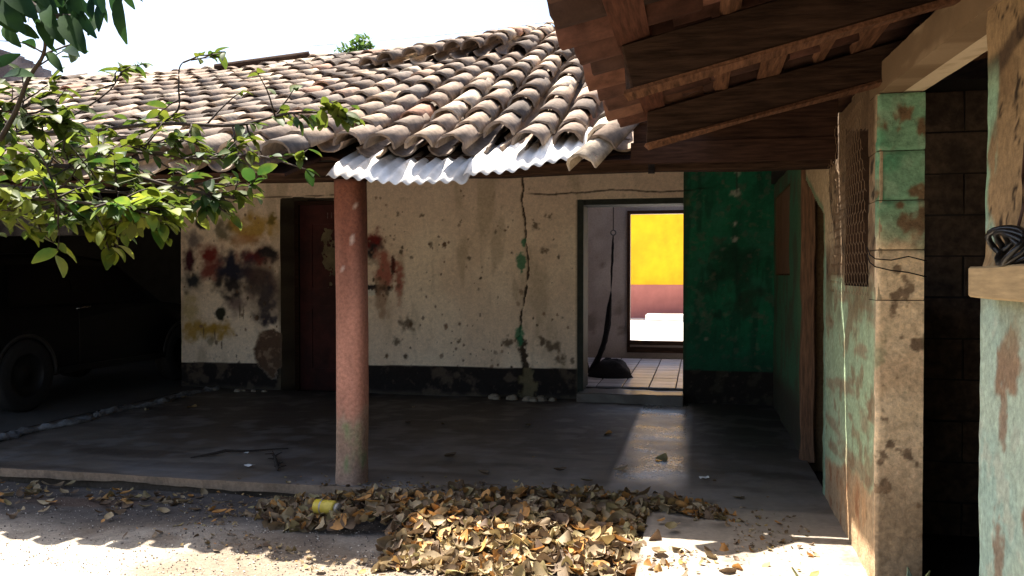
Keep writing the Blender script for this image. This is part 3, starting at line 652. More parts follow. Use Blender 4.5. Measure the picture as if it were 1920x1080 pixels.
# boards under the tiles, rear slope, rafters
xs2 = np.linspace(-11.4, .74, 60)
def deck(name, prof, mat):
    v = []; f = []; n = len(prof)
    for x in xs2:
        for (y, dz) in prof: v.append((x, y, float(zr(x, min(y, RIDGE))) + dz))
    for i in range(len(xs2) - 1):
        for j in range(n - 1): f.append((i * n + j, (i + 1) * n + j, (i + 1) * n + j + 1, i * n + j + 1))
    o = mesh_obj(name, v, f, mat, roof, False); s_ = o.modifiers.new('thick', 'SOLIDIFY'); s_.thickness = .02; return o
deck('roof_boards', [(5.2, -.105), (6.2, -.10), (7.4, -.10), (8.6, -.10), (RIDGE, -.10)], M['wood_dark'])
xs3 = xs2; xs2 = np.linspace(-11.4, -2.42, 40); deck('eave_shade_boards', [(4.70, -.095), (5.0, -.10), (5.24, -.11)], M['wood_dark']); xs2 = xs3  # second deck added under the left eave to stop light streaks between tiles
xs3 = xs2; xs2 = np.linspace(-11.4, -1.1, 50); deck('rear_slope', [(RIDGE, -.05), (12, -.85), (13.9, -1.65)], M['tile_red']); xs2 = np.linspace(.35, .74, 4); deck('rear_slope', [(RIDGE, -.05), (12, -.85), (13.9, -1.65)], M['tile_red']); xs2 = xs3  # rear slope left open between the pieces, added to let light into the passage
for i in range(13):
    x = .55 - i * .93; z0, z1 = float(zr(x, 5.15)) - .21, float(zr(x, 9.45)) - .21
    mb = MB(); rot = Matrix.Rotation(math.atan2(z1 - z0, 4.3), 3, 'X'); mb.box((-.045, .36, 0), (.045, 4.72, .10), rot, (x, 5.12, z0 + .01), .004); mb.build('rafter', M['wood_dark'], roof)
# a slipped pair of tiles where the eave meets the lean-to
for (a, b) in ((at_depth(1092, 318, 4.85), at_depth(1142, 268, 5.02)), (at_depth(1128, 282, 4.93), at_depth(1180, 232, 5.12))):
    y = (b - a).normalized(); x = y.cross(Vector((0, 0, 1))).normalized(); z = x.cross(y)
    m = Matrix((x, y, z)).transposed().to_4x4(); m.translation = a
    o = bpy.data.objects.new('tile', COVER[1]); o.parent = roof; COL.objects.link(o); o.matrix_local = rootinv @ m

for k in range(4):  # planks added over the sunlit deck, standing in for dark roof underside
    wonky_box('shade_plank', (-.40 + .015 * k, 5.150 + .012 * (k % 2), 2.06 + k * .12), (.772, 5.175 + .012 * (k % 2), 2.188 + k * .12), M['wood_dark'], roof, .002, 8, 30 + k)
# zinc sheets tucked under the eave tiles
def zinc(name, label, x0, x1, zl, zrr, ylip, seed):
    prof = [(ylip, 0), (ylip + .055, .048), (ylip + .11, .094), (ylip + .19, .135), (ylip + .33, .19), (ylip + .50, .255)]
    nx_ = int((x1 - x0) / .0095); v = []; f = []; n = len(prof)
    for i in range(nx_ + 1):
        t = i / nx_; X = x0 + (x1 - x0) * t; base = zl + (zrr - zl) * t + .012 * math.sin(t * 7 + seed)
        wv = .011 * math.sin(X * 2 * math.pi / .082)
        for k, (y, dz) in enumerate(prof):
            yy = y + .012 * math.sin(t * 5 + seed) + (.05 * max(0, (t - .9) * 10) if seed == 1 and k < 3 else 0)
            v.append((X + .05 * k * (1 if seed == 1 else .6) * .2, yy, base + dz + wv))
    for i in range(nx_):
        for k in range(n - 1): f.append((i * n + k, (i + 1) * n + k, (i + 1) * n + k + 1, i * n + k + 1))
    o = mesh_obj(name, v, f, M['zinc']); s_ = o.modifiers.new('gauge', 'SOLIDIFY'); s_.thickness = .0015
    return tag(o, label, 'metal sheet', 'corrugated zinc sheets under the eave')
zinc('corrugated_sheet', 'bright corrugated zinc sheet under the eave tiles above the red post', -2.29, -1.385, 2.005, 1.945, 4.985, 1)
zinc('corrugated_sheet', 'bright corrugated zinc sheet under the eave tiles, the one nearer the open doorway', -1.40, -.62, 1.995, 2.085, 4.995, 2)

# porch plate beam, post
bm_ = wonky_box('porch_beam', (-11.2, 5.31, 2.035), (.775, 5.45, 2.155), M['wood_dark_x'], None, .005, 24, 5); tag(bm_, 'long brown timber beam carried by the red post under the eave', 'beam')
hk = MB().box((-.305, 5.295, 2.02), (-.265, 5.308, 2.165)).box((-.30, 5.25, 2.02), (-.27, 5.295, 2.035)).build('iron_bracket', M['black_cloth']); tag(hk, 'small black iron bracket hanging on the brown beam above the green wall', 'bracket')
def post():
    v = []; f = []; n = 28; hs = np.linspace(-.02, 2.033, 70); cols = []
    for h in hs:
        for j in range(n):
            a = 2 * math.pi * j / n; ca, sa = math.cos(a), math.sin(a); r = .099 / (abs(ca) ** 3.2 + abs(sa) ** 3.2) ** (1 / 3.2)
            r *= 1 + .035 * (float(vnoise(j * .3 if j < n / 2 else (n - j) * .3, h * 5, 401)) - .5) + (.02 if h < .12 else 0) * (1 - h / .12 if h > 0 else 1)
            if h < .08 and False: r += .01
            v.append((-2.283 + r * ca + .006 * math.sin(h * 2), 5.38 + r * sa, h))
            t = float(fbm(a * .35 + 3, h, 5, 4, 402)); t2 = float(fbm(ca * .4 + h * .1, h, 9, 4, 403)); g = float(vnoise(ca * 1.5, h * 3, 404))
            top = np.array([.16, .060, .038]); low = np.array([.42, .20, .14]); k = min(1, max(0, (1.75 - h + .3 * (g - .5)) / .9)); c = top * (1 - k) + low * k
            c = c * (.75 + .5 * t)
            s_ = min(1, max(0, (.52 - h + .35 * (t2 - .5)) / .12)); c = c * (1 - .75 * s_) + np.array([.27, .21, .15]) * (.5 + t2) * .75 * s_
            if .08 < h < .42 and ca * .6 - sa * .8 > .55: m_ = max(0, t2 - .45) * 3; c = c * (1 - min(1, m_)) + np.array([.17, .22, .10]) * min(1, m_)
            if t2 > .80 and h > .3: c = c * .4 + np.array([.50, .42, .36]) * .6
            cols.append(c)
    k = len(hs)
    f = [(i * n + j, i * n + (j + 1) % n, (i + 1) * n + (j + 1) % n, (i + 1) * n + j) for i in range(k - 1) for j in range(n)] + [tuple(range((k - 1) * n, k * n))]
    o = mesh_obj('porch_post', v, f, M['mud'], None, True, cols); tag(o, 'red painted porch post with worn pink lower half and bare base', 'post')
post()

# timber pole and power lines, neighbour wall, far tree
o = MB().tube([(x_, y_, float(zr(x_, y_)) + e_) for x_, y_, e_ in ((-5.75, 9.40, .13), (-5.3, 9.52, .12), (-4.78, 9.68, .11), (-4.66, 9.71, .11))], [.05, .06, .065, .066], 8).build('timber_pole', M['wood_dark_x'], None, True); tag(o, 'dark weathered timber pole lying on the roof near the ridge', 'pole')
for k, (a, b, lab) in enumerate((((-12, 24, 6.9), (6, 24, 8.9), 'thin power line high over the roof, lower of two'), ((-12, 25, 8.6), (6, 25, 10.4), 'thin power line high over the roof, upper of two'))):
    a, b = Vector(a), Vector(b); pts = [a.lerp(b, i / 12) - Vector((0, 0, .5 * math.sin(math.pi * i / 12))) for i in range(13)]
    tag(MB().tube(pts, .012, 5).build('power_line', plain('grey cable', (.25, .25, .27), .6), None, True), lab, 'cable', 'power lines over the street')
nw = empty('neighbour_wall', 'grey stained parapet wall rising beyond the left end of the roof', 'wall', (-10.5, 11.5, 0))
panel('plaster_face', (-14, 11.2, 2), (1, 0, 0), (0, 0, 1), (0, -1, 0), 4.75, 3.6, .08, lambda u, v: v + 2 < 4.93 - .55 * np.clip((u - 3.3) / 1.2, 0, 1.4) + .03 * np.sin(u * 7), lambda u, v: (fbm(u, v, 2, 3, 411) - .5) * .03,
      lambda u, v: lay(np.zeros(u.shape + (3,)) + np.array([.22, .20, .20]), sst(.45, .6, fbm(u, v * .4, 5, 4, 412)), (.10, .085, .085)), .25, M['mud'], nw)

# ================================================================== right building along X = .78
sw = empty('side_wall', 'mint green flaking side wall with a wire mesh window, along the right of the walkway', 'wall', (.78, 5, 0))
def side_common(Y, z):
    n = fbm(Y * 1.0, z, 3.0, 5, 501); n2 = fbm(Y, z, 8, 5, 502)
    c = np.zeros(Y.shape + (3,)) + np.array([.36, .46, .28]); c = lay(c, sst(.4, .65, fbm(Y, z, 1.5, 4, 503)), (.43, .51, .32))
    hor = sst(.55, .7, fbm(Y * .5, z * 3.2, 4, 4, 504)); c = lay(c, .75 * hor, (.30, .21, .125))
    return lay(c, .7 * sst(.54, .64, n2 * .6 + n * .4), (.24, .15, .08))
def side_col(u, v):
    Y, z = u + 4.27, v - .1
    c = side_common(Y, z); n = fbm(Y, z, 5, 5, 505)
    low = sst(.03, -.03, z - (.42 - .09 * (Y - 4.06)) - .15 * (fbm(Y, z, 4, 4, 506) - .5)); c = lay(c, low, (.44, .27, .14)); c = lay(c, low * sst(.5, .65, n), (.31, .15, .07)); c = lay(c, low * sst(.6, .45, fbm(Y, z, 9, 4, 511)) * .7, (.40, .29, .17))
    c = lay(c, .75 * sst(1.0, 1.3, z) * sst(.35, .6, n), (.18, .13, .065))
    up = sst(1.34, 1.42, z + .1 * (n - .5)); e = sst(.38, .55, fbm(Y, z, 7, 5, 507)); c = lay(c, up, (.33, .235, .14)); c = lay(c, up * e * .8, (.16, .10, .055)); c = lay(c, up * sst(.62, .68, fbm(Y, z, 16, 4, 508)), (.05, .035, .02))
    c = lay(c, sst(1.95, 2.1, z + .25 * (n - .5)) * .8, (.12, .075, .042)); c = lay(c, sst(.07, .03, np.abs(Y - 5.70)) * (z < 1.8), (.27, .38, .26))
    cx = 5.42 + .12 * np.sin(z * 7) + .1 * (fbm(z, z * 0, 7, 3, 509) - .5)
    c = lay(c, .9 * sst(.03, .012, np.abs(Y - cx)) * sst(1.65, 1.75, z), (.03, .02, .012)); c = lay(c, .95 * sst(0, .03, Y - cx) * sst(1.5, 1.62, z), (.52, .385, .23)); gl = np.where(Y > 5.75, z - 1.79 - (Y - 5.75) * .325, np.where(z > 1.79, 1., (5.75 - Y))); c = lay(c, .9 * sst(.055, .03, gl) * (Y > 5.4), (.19, .27, .15))
    return c * (.75 + .5 * fbm(Y, z, 30, 3, 510))[..., None]
def side_keep(u, v):
    Y, z = u + 4.27, v - .1
    win = (Y < 4.93) & (z > 1.34) & (z < 2.08 + .16 * (Y - 4.27))
    gap = (Y > 5.75) & (z < 1.79 + (Y - 5.75) * .325)
    top = z > 2.325 + .02 * np.sin(Y * 6)
    return ~(win | gap | top)
panel('plaster_face', (.78, 4.27, -.1), (0, 1, 0), (0, 0, 1), (-1, 0, 0), 3.2, 2.46, .017, side_keep, lambda u, v: (fbm(u, v, 3, 4, 515) - .5) * .012 + (fbm(u, v, 14, 3, 516) - .5) * .010, side_col, .19, M['mud'], sw,
      edge=lambda p: np.array([.47, .35, .21]) * (.7 + .5 * float(fbm(p[1], p[2], 6, 3, 517))) if p[1] > 5.7 and p[2] > 1.7 else np.array([.055, .03, .018]) * (.5 + float(fbm(p[1] * 2 + p[0] * 9, p[2], 9, 4, 518))) if p[1] < 5.1 else np.array([.25, .22, .13]))
# chicken wire over the window
mb = MB(); s_ = .030
def hexwire():
    r = 0
    z = 1.30
    while z < 2.28:
        y = 4.22 + (s_ if r % 2 else 0)
        while y < 5.38:
            p = lambda a, b: (.752 + .012 * math.sin(a * 5 + b * 4) - .006 * math.sin(b * 13), a, b)
            q = [p(y, z), p(y + s_, z + s_ * .62), p(y + s_, z + s_ * 1.62), p(y, z + s_ * 2.24)]
            edge = [(q[0], q[1]), (q[1], q[2]), (q[1], p(y + 2 * s_, z))]
            for a, b in edge:
                if b[2] < 2.25 and (y < 5.0 or random.random() < .75): mb.tube([a, b], .0011, 3, False)
            y += 2 * s_
        z += s_ * 1.62; r += 1
hexwire(); tag(mb.build('chicken_wire', M['wire']), 'rusty chicken wire stretched over the window in the mint green wall', 'wire mesh')
# far length of the same wall
fs = empty('far_side_wall', 'dark green side wall with a brown shutter, at the far right of the walkway', 'wall', (.78, 8, 0))
def far_col(u, v):
    Y, z = u + 6.83, v - .1; n = fbm(Y, z, 4, 5, 521); c = np.zeros(Y.shape + (3,)) + np.array([.05, .14, .075])
    c = lay(c, .8 * sst(.45, .65, n), (.07, .075, .045)); c = lay(c, sst(7.4, 6.9, Y) * .55, (.10, .19, .09)); c = lay(c, sst(.5, .3, z + .2 * (n - .5)) * .9, (.05, .04, .03)); return c
panel('painted_face', (.78, 6.83, -.1), (0, 1, 0), (0, 0, 1), (-1, 0, 0), 2.64, 2.45, .03, lambda u, v: ~((u + 6.83 > 7.85) & (u + 6.83 < 9.3) & (v - .1 > 1.4) & (v - .1 < 2.2)), lambda u, v: (fbm(u, v, 3, 4, 522) - .5) * .03, far_col, .19, M['mud'], fs, edge=(.16, .10, .05))
sh = box('shutter', (.80, 7.85, 1.4), (.84, 9.3, 2.2), M['wood_brown'], fs)
for k in range(5): box('board', (.785, 7.86 + k * .288, 1.41), (.799, 8.14 + k * .288, 2.19), M['wood_post'], sh, .003)
ps = wonky_box('door_post', (.755, 6.73, -.02), (.855, 6.825, 2.3), M['wood_post'], None, .004, 14, 8); tag(ps, 'bare brown timber door post beyond the mint green wall', 'post')

# block pillar with its beam, and the near jamb wall
pl = empty('block_pillar', 'pillar of stacked concrete blocks, green paint at the top and bare below', 'pillar', (.875, 4.16, 0))
zb = [-.10, 1.285, 1.51, 1.73, 1.95, 2.205]
def pil_col(X, z):
    n = fbm(X * 1.4, z, 7, 5, 531); n3 = fbm(X, z, 3, 4, 534)
    g = sst(1.42, 1.56, z + .35 * (n3 - .5)); base = np.zeros(X.shape + (3,)) + np.array([.80, .61, .385])
    base = lay(base, sst(.45, .62, n3), (.68, .49, .30)); base = lay(base, .85 * sst(.61, .68, fbm(X, z, 12, 5, 532)), (.16, .10, .06)); base = lay(base, .7 * sst(.6, .3, z), (.36, .22, .11))
    gr = np.zeros(X.shape + (3,)) + np.array([.115, .31, .18]); gr = lay(gr, sst(.4, .6, fbm(X, z, 5, 4, 537)), (.19, .36, .225)); gr = lay(gr, sst(1.75, 1.6, z), (.26, .36, .22)); gr = lay(gr, sst(.54, .64, n), (.17, .11, .06)); gr = lay(gr, .5 * sst(.55, .7, fbm(X, z, 16, 3, 535)), (.28, .42, .28))
    c = lay(base, g, (0, 0, 0)) + gr * g[..., None]
    c = lay(c, .7 * sst(.55, .7, n) * np.exp(-((z - 1.0) / .12) ** 2), (.24, .27, .15))
    return c * (.8 + .4 * fbm(X, z, 40, 3, 536))[..., None]
for k in range(len(zb) - 1):
    z0, z1 = zb[k] + .0022, zb[k + 1] - .0022
    if z0 < 1.2: z0, z1 = zb[k] + .001, zb[k + 1] - .001
    j = random.uniform(-.006, .006); s2 = k
    dsp = lambda u, v, z0=z0, z1=z1, k=k: (fbm(u + k, v, 9, 4, 540 + k) - .5) * .014 - .006 * (sst(.012, 0, v) + sst(z1 - z0 - .012, z1 - z0, v)) * (1 if z0 > 1.2 else .15) - .008 * (sst(.012, 0, u))
    blk = panel('concrete_block', (.775, 4.06 + j, z0), (1, 0, 0), (0, 0, 1), (0, -1, 0), .195, z1 - z0, .007, None, dsp, lambda u, v, z0=z0: pil_col(u + .775, v + z0), .05, M['mud'], pl)
    panel('block_flank', (.775 + j * .5, 4.062, z0), (0, 1, 0), (0, 0, 1), (-1, 0, 0), .205, z1 - z0, .015, None, lambda u, v, k=k: (fbm(u + k, v, 7, 4, 560 + k) - .5) * .012 - .008 * sst(.03, 0, u),
          lambda u, v, z0=z0: lay(side_col(u - .21, v + z0 + .1), .8 * sst(.07, .0, u + .05 * (fbm(u, v + z0, 9, 3, 561) - .5)), (.47, .37, .24)), .02, M['mud'], blk)
box('mortar_core', (.785, 4.085, -.1), (.966, 4.265, 2.205), M['block'], pl)
wr = MB()
for (z0, sg) in ((1.47, .02), (1.435, -.015)):
    wr.tube([(.77, 4.27, z0 + .06), (.762, 4.15, z0 + .02), (.765, 4.04, z0), (.83, 4.038, z0 - .012 + sg * .3), (.90, 4.038, z0 - .01 + sg), (.975, 4.045, z0 - .03 + sg), (.98, 4.2, z0 - .02)], .0028, 5)
tag(wr.build('wire_tie', M['black_cloth'], None, True), 'black wire tied round the block pillar at mid height', 'wire')
lt = empty('lintel_beam', 'cream plastered concrete beam with a brown stained side over the right doorway', 'beam', (.875, 2.5, 2.2))
panel('soffit', (.782, 1.2, 2.075), (1, 0, 0), (0, 1, .047), (0, 0, -1), .186, 3.06, .03, None, lambda u, v: (fbm(u, v, 6, 3, 571) - .5) * .005, lambda u, v: lay(np.zeros(u.shape + (3,)) + np.array([.66, .53, .36]), .6 * sst(.66, .72, fbm(u * 2, v * .5, 14, 4, 572)), (.40, .29, .17)), .0, M['cream'], lt)
panel('beam_side', (.78, 1.2, 2.072), (0, 1, .047), (0, 0, 1), (-1, 0, 0), 3.07, .13, .012, None, lambda u, v: (fbm(u, v, 8, 4, 573) - .5) * .01, lambda u, v: lay(np.zeros(u.shape + (3,)) + np.array([.19, .125, .07]), .7 * sst(.5, .7, fbm(u * .22, v, 16, 4, 574)), (.34, .245, .15)), .1, M['cream'], lt)
box('beam_core', (.80, 1.2, 2.222), (.962, 4.27, 2.318), M['block'], lt)
jw = empty('near_jamb_wall', 'turquoise and bare brown wall end with a board shelf, at the right edge', 'wall', (.78, 2, 0))
def jamb_col(u, v):
    Y, z = u + .2, v - .1; n = fbm(Y * 1.2, z, 5, 5, 581)
    tq = np.zeros(Y.shape + (3,)) + np.array([.43, .53, .42]); tq = lay(tq, sst(.45, .65, fbm(Y, z, 2.4, 4, 582)), (.35, .48, .40)); tq = lay(tq, sst(.60, .68, n), (.28, .19, .12)); tq = lay(tq, .8 * sst(.62, .70, fbm(Y, z, 13, 4, 587)), (.45, .50, .40)); tq = lay(tq, .8 * sst(1.2, 1.36, z + .2 * (n - .5)), (.26, .25, .16))
    for y_, z_, a_, b_ in ((2.47, .62, .045, .14), (2.40, .35, .07, .1), (2.45, 1.02, .03, .09)): tq = lay(tq, .8 * blob(Y, z, y_, z_, a_, b_, int(z_ * 99), .5, .7), (.24, .14, .085))
    br = np.zeros(Y.shape + (3,)) + np.array([.30, .20, .105]); br = lay(br, sst(.42, .6, fbm(Y, z, 4, 5, 583)), (.21, .135, .07)); cr = np.abs(fbm(Y * 1.3, z, 6, 4, 584) - .5); br = lay(br, sst(.028, .008, cr), (.035, .022, .014))
    br = lay(br, .8 * sst(.04, .02, np.abs(z - 2.0 - .03 * np.sin(Y * 9))), (.05, .03, .02))
    st = sst(2.545, 2.57, Y + .03 * (n - .5)) * sst(2.02, 1.9, z); br = lay(br, st * sst(.62, .5, n), (.26, .40, .27)); br = lay(br, st * sst(1.62, 1.5, z) * .7 * sst(.62, .5, n), (.33, .45, .38))
    g = sst(1.42, 1.36, z); return (lay(br, g, (0, 0, 0)) + tq * g[..., None]) * (.8 + .4 * fbm(Y, z, 40, 3, 585))[..., None]
panel('plaster_face', (.78, .2, -.1), (0, 1, 0), (0, 0, 1), (-1, 0, 0), 2.44, 2.32, .013, None, lambda u, v: (fbm(u, v, 5, 4, 586) - .5) * .02 - .012 * sst(1.5, 1.56, v), jamb_col, .19, M['mud'], jw, edge=(.16, .12, .08), us=np.concatenate([np.linspace(0, 1.6, 30), np.linspace(1.63, 2.44, 66)]))
sf = wonky_box('board_shelf', (.715, .9, 1.338), (.775, 2.535, 1.421), M['board'], None, .002, 8, 11); tag(sf, 'pale dusty board fixed as a ledge on the turquoise wall at the right edge', 'shelf')
cb = empty('cable_coil', 'coil of black cable lying on the pale board ledge at the right edge', 'cable', (.73, 2.27, 1.42))
mb = MB()
for k in range(4):
    pts = [(.742 + .018 * math.sin(a * 2 + k) - .006 * k, 2.27 + (.075 + .006 * k) * math.cos(a), 1.458 + (.034 + .003 * k) * math.sin(a) + .004 * k) for a in np.linspace(0, 2 * math.pi, 22)]
    mb.tube(pts, .0075, 7)
mb.build('coil', M['cable'], cb, True); MB().tube([(.755, 2.30, 1.49), (.768, 2.29, 1.56), (.769, 2.295, 1.64), (.772, 2.29, 1.72)], .004, 6).build('lead', plain('brown flex', (.07, .035, .025), .6), cb, True)
# room behind: block cross wall and shell
xw = empty('block_cross_wall', 'bare concrete block wall inside the dark room behind the right doorway', 'wall', (1.8, 5, 0))
bmesh_me = None
for r in range(11):
    for c in range(6):
        x0 = .985 + c * .41 - (.2 if r % 2 else 0); x1 = x0 + .40
        x0 = max(x0, .985)
        if x1 - x0 < .05: continue
        box('concrete_block', (x0, 5.0 + random.uniform(-.006, .006), -.05 + r * .222), (x1, 5.12, -.05 + r * .222 + .212), M['block'], xw, .003)
box('mortar_core', (.98, 5.012, -.1), (3.6, 5.11, 2.45), M['dim'], xw)
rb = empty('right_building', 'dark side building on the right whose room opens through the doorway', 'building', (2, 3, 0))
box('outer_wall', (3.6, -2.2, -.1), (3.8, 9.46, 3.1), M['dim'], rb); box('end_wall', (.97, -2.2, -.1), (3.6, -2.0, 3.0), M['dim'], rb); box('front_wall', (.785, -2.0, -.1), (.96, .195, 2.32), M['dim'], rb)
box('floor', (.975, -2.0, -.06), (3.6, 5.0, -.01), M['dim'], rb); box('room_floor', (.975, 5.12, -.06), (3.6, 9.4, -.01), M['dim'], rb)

# lean-to roof over the walkway
ln = empty('lean_to_roof', 'sloping tile roof on heavy dark rafters over the walkway, seen from below', 'roof', (0, 3, 2.2))
lz = lambda X: 2.158 + .242 * (X + .25); LS = math.atan(.242)
def along(mb, y, x0, x1, w_, h, dz, seed):
    """timber running up the slope"""
    rr = random.Random(seed); seg = 8; v = []; f = []
    for i in range(seg + 1):
        X = x0 + (x1 - x0) * i / seg
        for a, b in ((-w_ / 2, -h), (w_ / 2, -h), (w_ / 2, 0), (-w_ / 2, 0)): v.append((X + (rr.gauss(0, .012) if i in (0, seg) else 0), y + a + rr.gauss(0, .006), lz(X) + b + dz + rr.gauss(0, .005 if b else .001)))
    for i in range(seg):
        for j in range(4): f.append((i * 4 + j, (i + 1) * 4 + j, (i + 1) * 4 + (j + 1) % 4, i * 4 + (j + 1) % 4))
    f += [(0, 1, 2, 3), tuple(seg * 4 + j for j in (3, 2, 1, 0))]; mb.add(v, f)
for k, y in enumerate((.55, 1.72, 2.88, 4.05)):
    mb = MB(); along(mb, y, -.245, 3.55, .07, .152, 0, k); o = mb.build('rafter', M['wood_dark_x'], ln)
    b = o.modifiers.new('bevel', 'BEVEL'); b.width = .006
    mb = MB(); along(mb, y - .004, -.243, 3.5, .084, .012, -.153, k + 40); mb.build('rafter_edge', M['wood_brown'], o)
for k, (x, w_) in enumerate(((-.20, .11), (.10, .06), (.30, .10), (.52, .05), (.70, .09), (1.05, .08), (1.5, .08), (2.0, .08), (2.6, .08), (3.2, .08))):
    segs = [(-1.9, 1.9), (1.905, 4.38)] if k % 2 else [(-1.9, 2.86), (2.865, 4.36)]
    for (ya, yb) in segs:
        rot = Matrix.Rotation(-LS, 3, 'Y'); mb = MB().box((-w_ / 2, ya, .002), (w_ / 2, yb, .027), rot, (x + random.uniform(-.01, .01), 0, lz(x)), .008)
        mb.build('batten', M['wood_red'] if x < 0 else M['wood_brown'], ln)
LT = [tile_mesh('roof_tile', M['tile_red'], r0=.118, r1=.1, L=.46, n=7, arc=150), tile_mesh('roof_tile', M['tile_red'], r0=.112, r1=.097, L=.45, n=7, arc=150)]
tvl = [([v.co.copy() for v in me.vertices], [tuple(p.vertices) for p in me.polygons]) for me in LT]
mbs = MB(); lninv = Matrix.Translation(Vector(ln.location)).inverted(); rz = Matrix.Rotation(R(-90), 4, 'Z')
ny_ = 29
for c in range(ny_):
    y0 = 4.29 - c * .222
    for r in range(12):
        for pan in (0, 1):
            X = -.43 + r * .34 + random.gauss(0, .02) + (.05 if pan == 0 else 0); Y = y0 + (0 if pan else .111) + random.gauss(0, .007)
            m = Matrix.Translation((X, Y, lz(X) + (.125 if pan else .115) + random.uniform(0, .01))) @ Matrix.Rotation(-LS + .05, 4, 'Y') @ rz
            if pan: m = m @ Matrix.Rotation(math.pi + random.gauss(0, .06), 4, 'Y') @ Matrix.Rotation(random.gauss(0, .03), 4, 'Z')
            else: m = m @ Matrix.Rotation(random.gauss(0, .03), 4, 'Z')
            if r < 4 and 1.6 < Y:
                o = bpy.data.objects.new('roof_tile', LT[(c + r) % 2]); o.parent = ln; COL.objects.link(o); o.matrix_local = lninv @ m
            else: vv, ff = tvl[(c + r) % 2]; mbs.add([m @ v for v in vv], ff)
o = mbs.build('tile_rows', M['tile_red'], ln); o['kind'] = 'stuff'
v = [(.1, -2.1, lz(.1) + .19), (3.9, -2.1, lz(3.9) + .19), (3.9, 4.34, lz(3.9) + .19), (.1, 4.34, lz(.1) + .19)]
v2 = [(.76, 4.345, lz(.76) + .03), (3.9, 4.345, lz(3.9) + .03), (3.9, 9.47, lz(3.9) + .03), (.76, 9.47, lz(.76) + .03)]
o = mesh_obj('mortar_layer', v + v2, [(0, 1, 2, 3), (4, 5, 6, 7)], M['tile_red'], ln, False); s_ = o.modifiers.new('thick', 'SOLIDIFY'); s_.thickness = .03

for k in range(4):  # boards added to block sun through the slot onto the side wall
    x0 = .02 + k * .185; rot = Matrix.Rotation(-LS, 3, 'Y'); MB().box((0, 4.30, .03 + .021 * (k % 2)), (.20, 5.166, .05 + .021 * (k % 2)), rot, (x0, 0, lz(x0)), .004).build('sun_stop_board', M['wood_dark'], ln)
# ================================================================== hammock, bundle, debris
hm = empty('hammock', 'dark gathered hammock hanging from a rope in the passage, its end on the floor', 'hammock', (-1.05, 10.6, 0))
MB().tube([(-1.035, 10.6, 2.88), (-1.035, 10.6, 1.95)], .006, 6).build('rope', M['rope'], hm, True)
MB().lathe([(.03, -.01), (.038, 0), (.03, .01), (.024, 0), (.03, -.01)], 14, 'Y', (-1.035, 10.6, 1.92)).build('ring', M['rim'], hm, True)
pts = [(-1.035, 10.6, 1.89), (-1.04, 10.6, 1.75), (-1.05, 10.6, 1.5), (-1.06, 10.6, 1.25), (-1.065, 10.6, 1.12), (-1.09, 10.6, .95), (-1.10, 10.6, .75), (-1.15, 10.6, .52), (-1.22, 10.62, .36), (-1.29, 10.65, .22), (-1.34, 10.68, .15)]
rad = [.009, .017, .015, .013, .020, .036, .040, .036, .035, .045, .055]
o = MB().tube(pts, rad, 12).build('cloth_body', M['black_cloth'], hm, True); sb = o.modifiers.new('sub', 'SUBSURF'); sb.levels = sb.render_levels = 2
tx = bpy.data.textures.new('folds', 'CLOUDS'); tx.noise_scale = .06; dm = o.modifiers.new('folds', 'DISPLACE'); dm.texture = tx; dm.strength = .02
MB().tube([(-1.42, 10.62, .62), (-1.40, 10.62, .45), (-1.35, 10.64, .25), (-1.33, 10.66, .17)], [.008, .009, .012, .02], 7).build('loose_cord', M['rope'], hm, True)
def mound(name, c, rx, ry, h, mat, seed, n=26):
    v = []; f = []
    for i in range(n + 1):
        ph = math.pi / 2 * i / n
        for j in range(n):
            a = 2 * math.pi * j / n; k = 1 + .35 * (float(fbm(math.cos(a) * 1.2 + 5, math.sin(a) * 1.2 + ph, 1.6, 3, seed)) - .5)
            v.append((c[0] + rx * k * math.cos(a) * max(0., math.cos(ph)) ** .7, c[1] + ry * k * math.sin(a) * max(0., math.cos(ph)) ** .7, c[2] + h * k * math.sin(ph)))
    f = [(i * n + j, i * n + (j + 1) % n, (i + 1) * n + (j + 1) % n, (i + 1) * n + j) for i in range(n) for j in range(n)]
    return mesh_obj(name, v, f, mat, None, True)
o = mound('cloth_bundle', (-1.07, 10.72, .112), .28, .24, .22, M['black_cloth'], 601); tag(o, 'black rounded bundle of cloth lying on the tiled passage floor', 'bundle')
o = MB().tube([(-3.76, 5.78, .012), (-3.64, 5.93, .022), (-3.6, 6.0, .028), (-3.45, 6.08, .016), (-3.28, 6.22, .012), (-3.2, 6.26, .010)], [.006, .011, .012, .008, .006, .003], 6).build('fallen_twig', M['twig'], None, True); tag(o, 'thin bent black twig lying on the porch floor left of the post', 'twig')
mb = MB().tube([(-3.20, 6.02, .015), (-3.08, 5.82, .022), (-2.97, 5.64, .018), (-2.92, 5.55, .012)], [.008, .014, .016, .008], 6)
for k in range(16):
    t = k / 16; p = Vector((-3.20 + .28 * t, 6.02 - .47 * t, .02)); mb.tube([p, p + Vector((random.uniform(-.05, .05), random.uniform(-.05, .05), random.uniform(0, .03)))], [.006, .003], 4)
tag(mb.build('rough_twig', M['twig'], None, True), 'short rough black twig with stubs lying on the porch floor beside the post', 'twig')
def scrap(loc, s, lab, seed):
    rr = random.Random(seed); v = []; f = []
    for i in range(4):
        for j in range(4): v.append((loc[0] + (i - 1.5) * s / 3 + rr.uniform(-.1, .1) * s, loc[1] + (j - 1.5) * s / 3 + rr.uniform(-.1, .1) * s, loc[2] + .01 + rr.uniform(0, .25) * s))
    for i in range(3):
        for j in range(3): f.append((i * 4 + j, (i + 1) * 4 + j, (i + 1) * 4 + j + 1, i * 4 + j + 1))
    o = mesh_obj('paper_scrap', v, f, M['white'], None, False); s_ = o.modifiers.new('thick', 'SOLIDIFY'); s_.thickness = .001
    tag(o, lab, 'litter', 'white scraps on the floor')
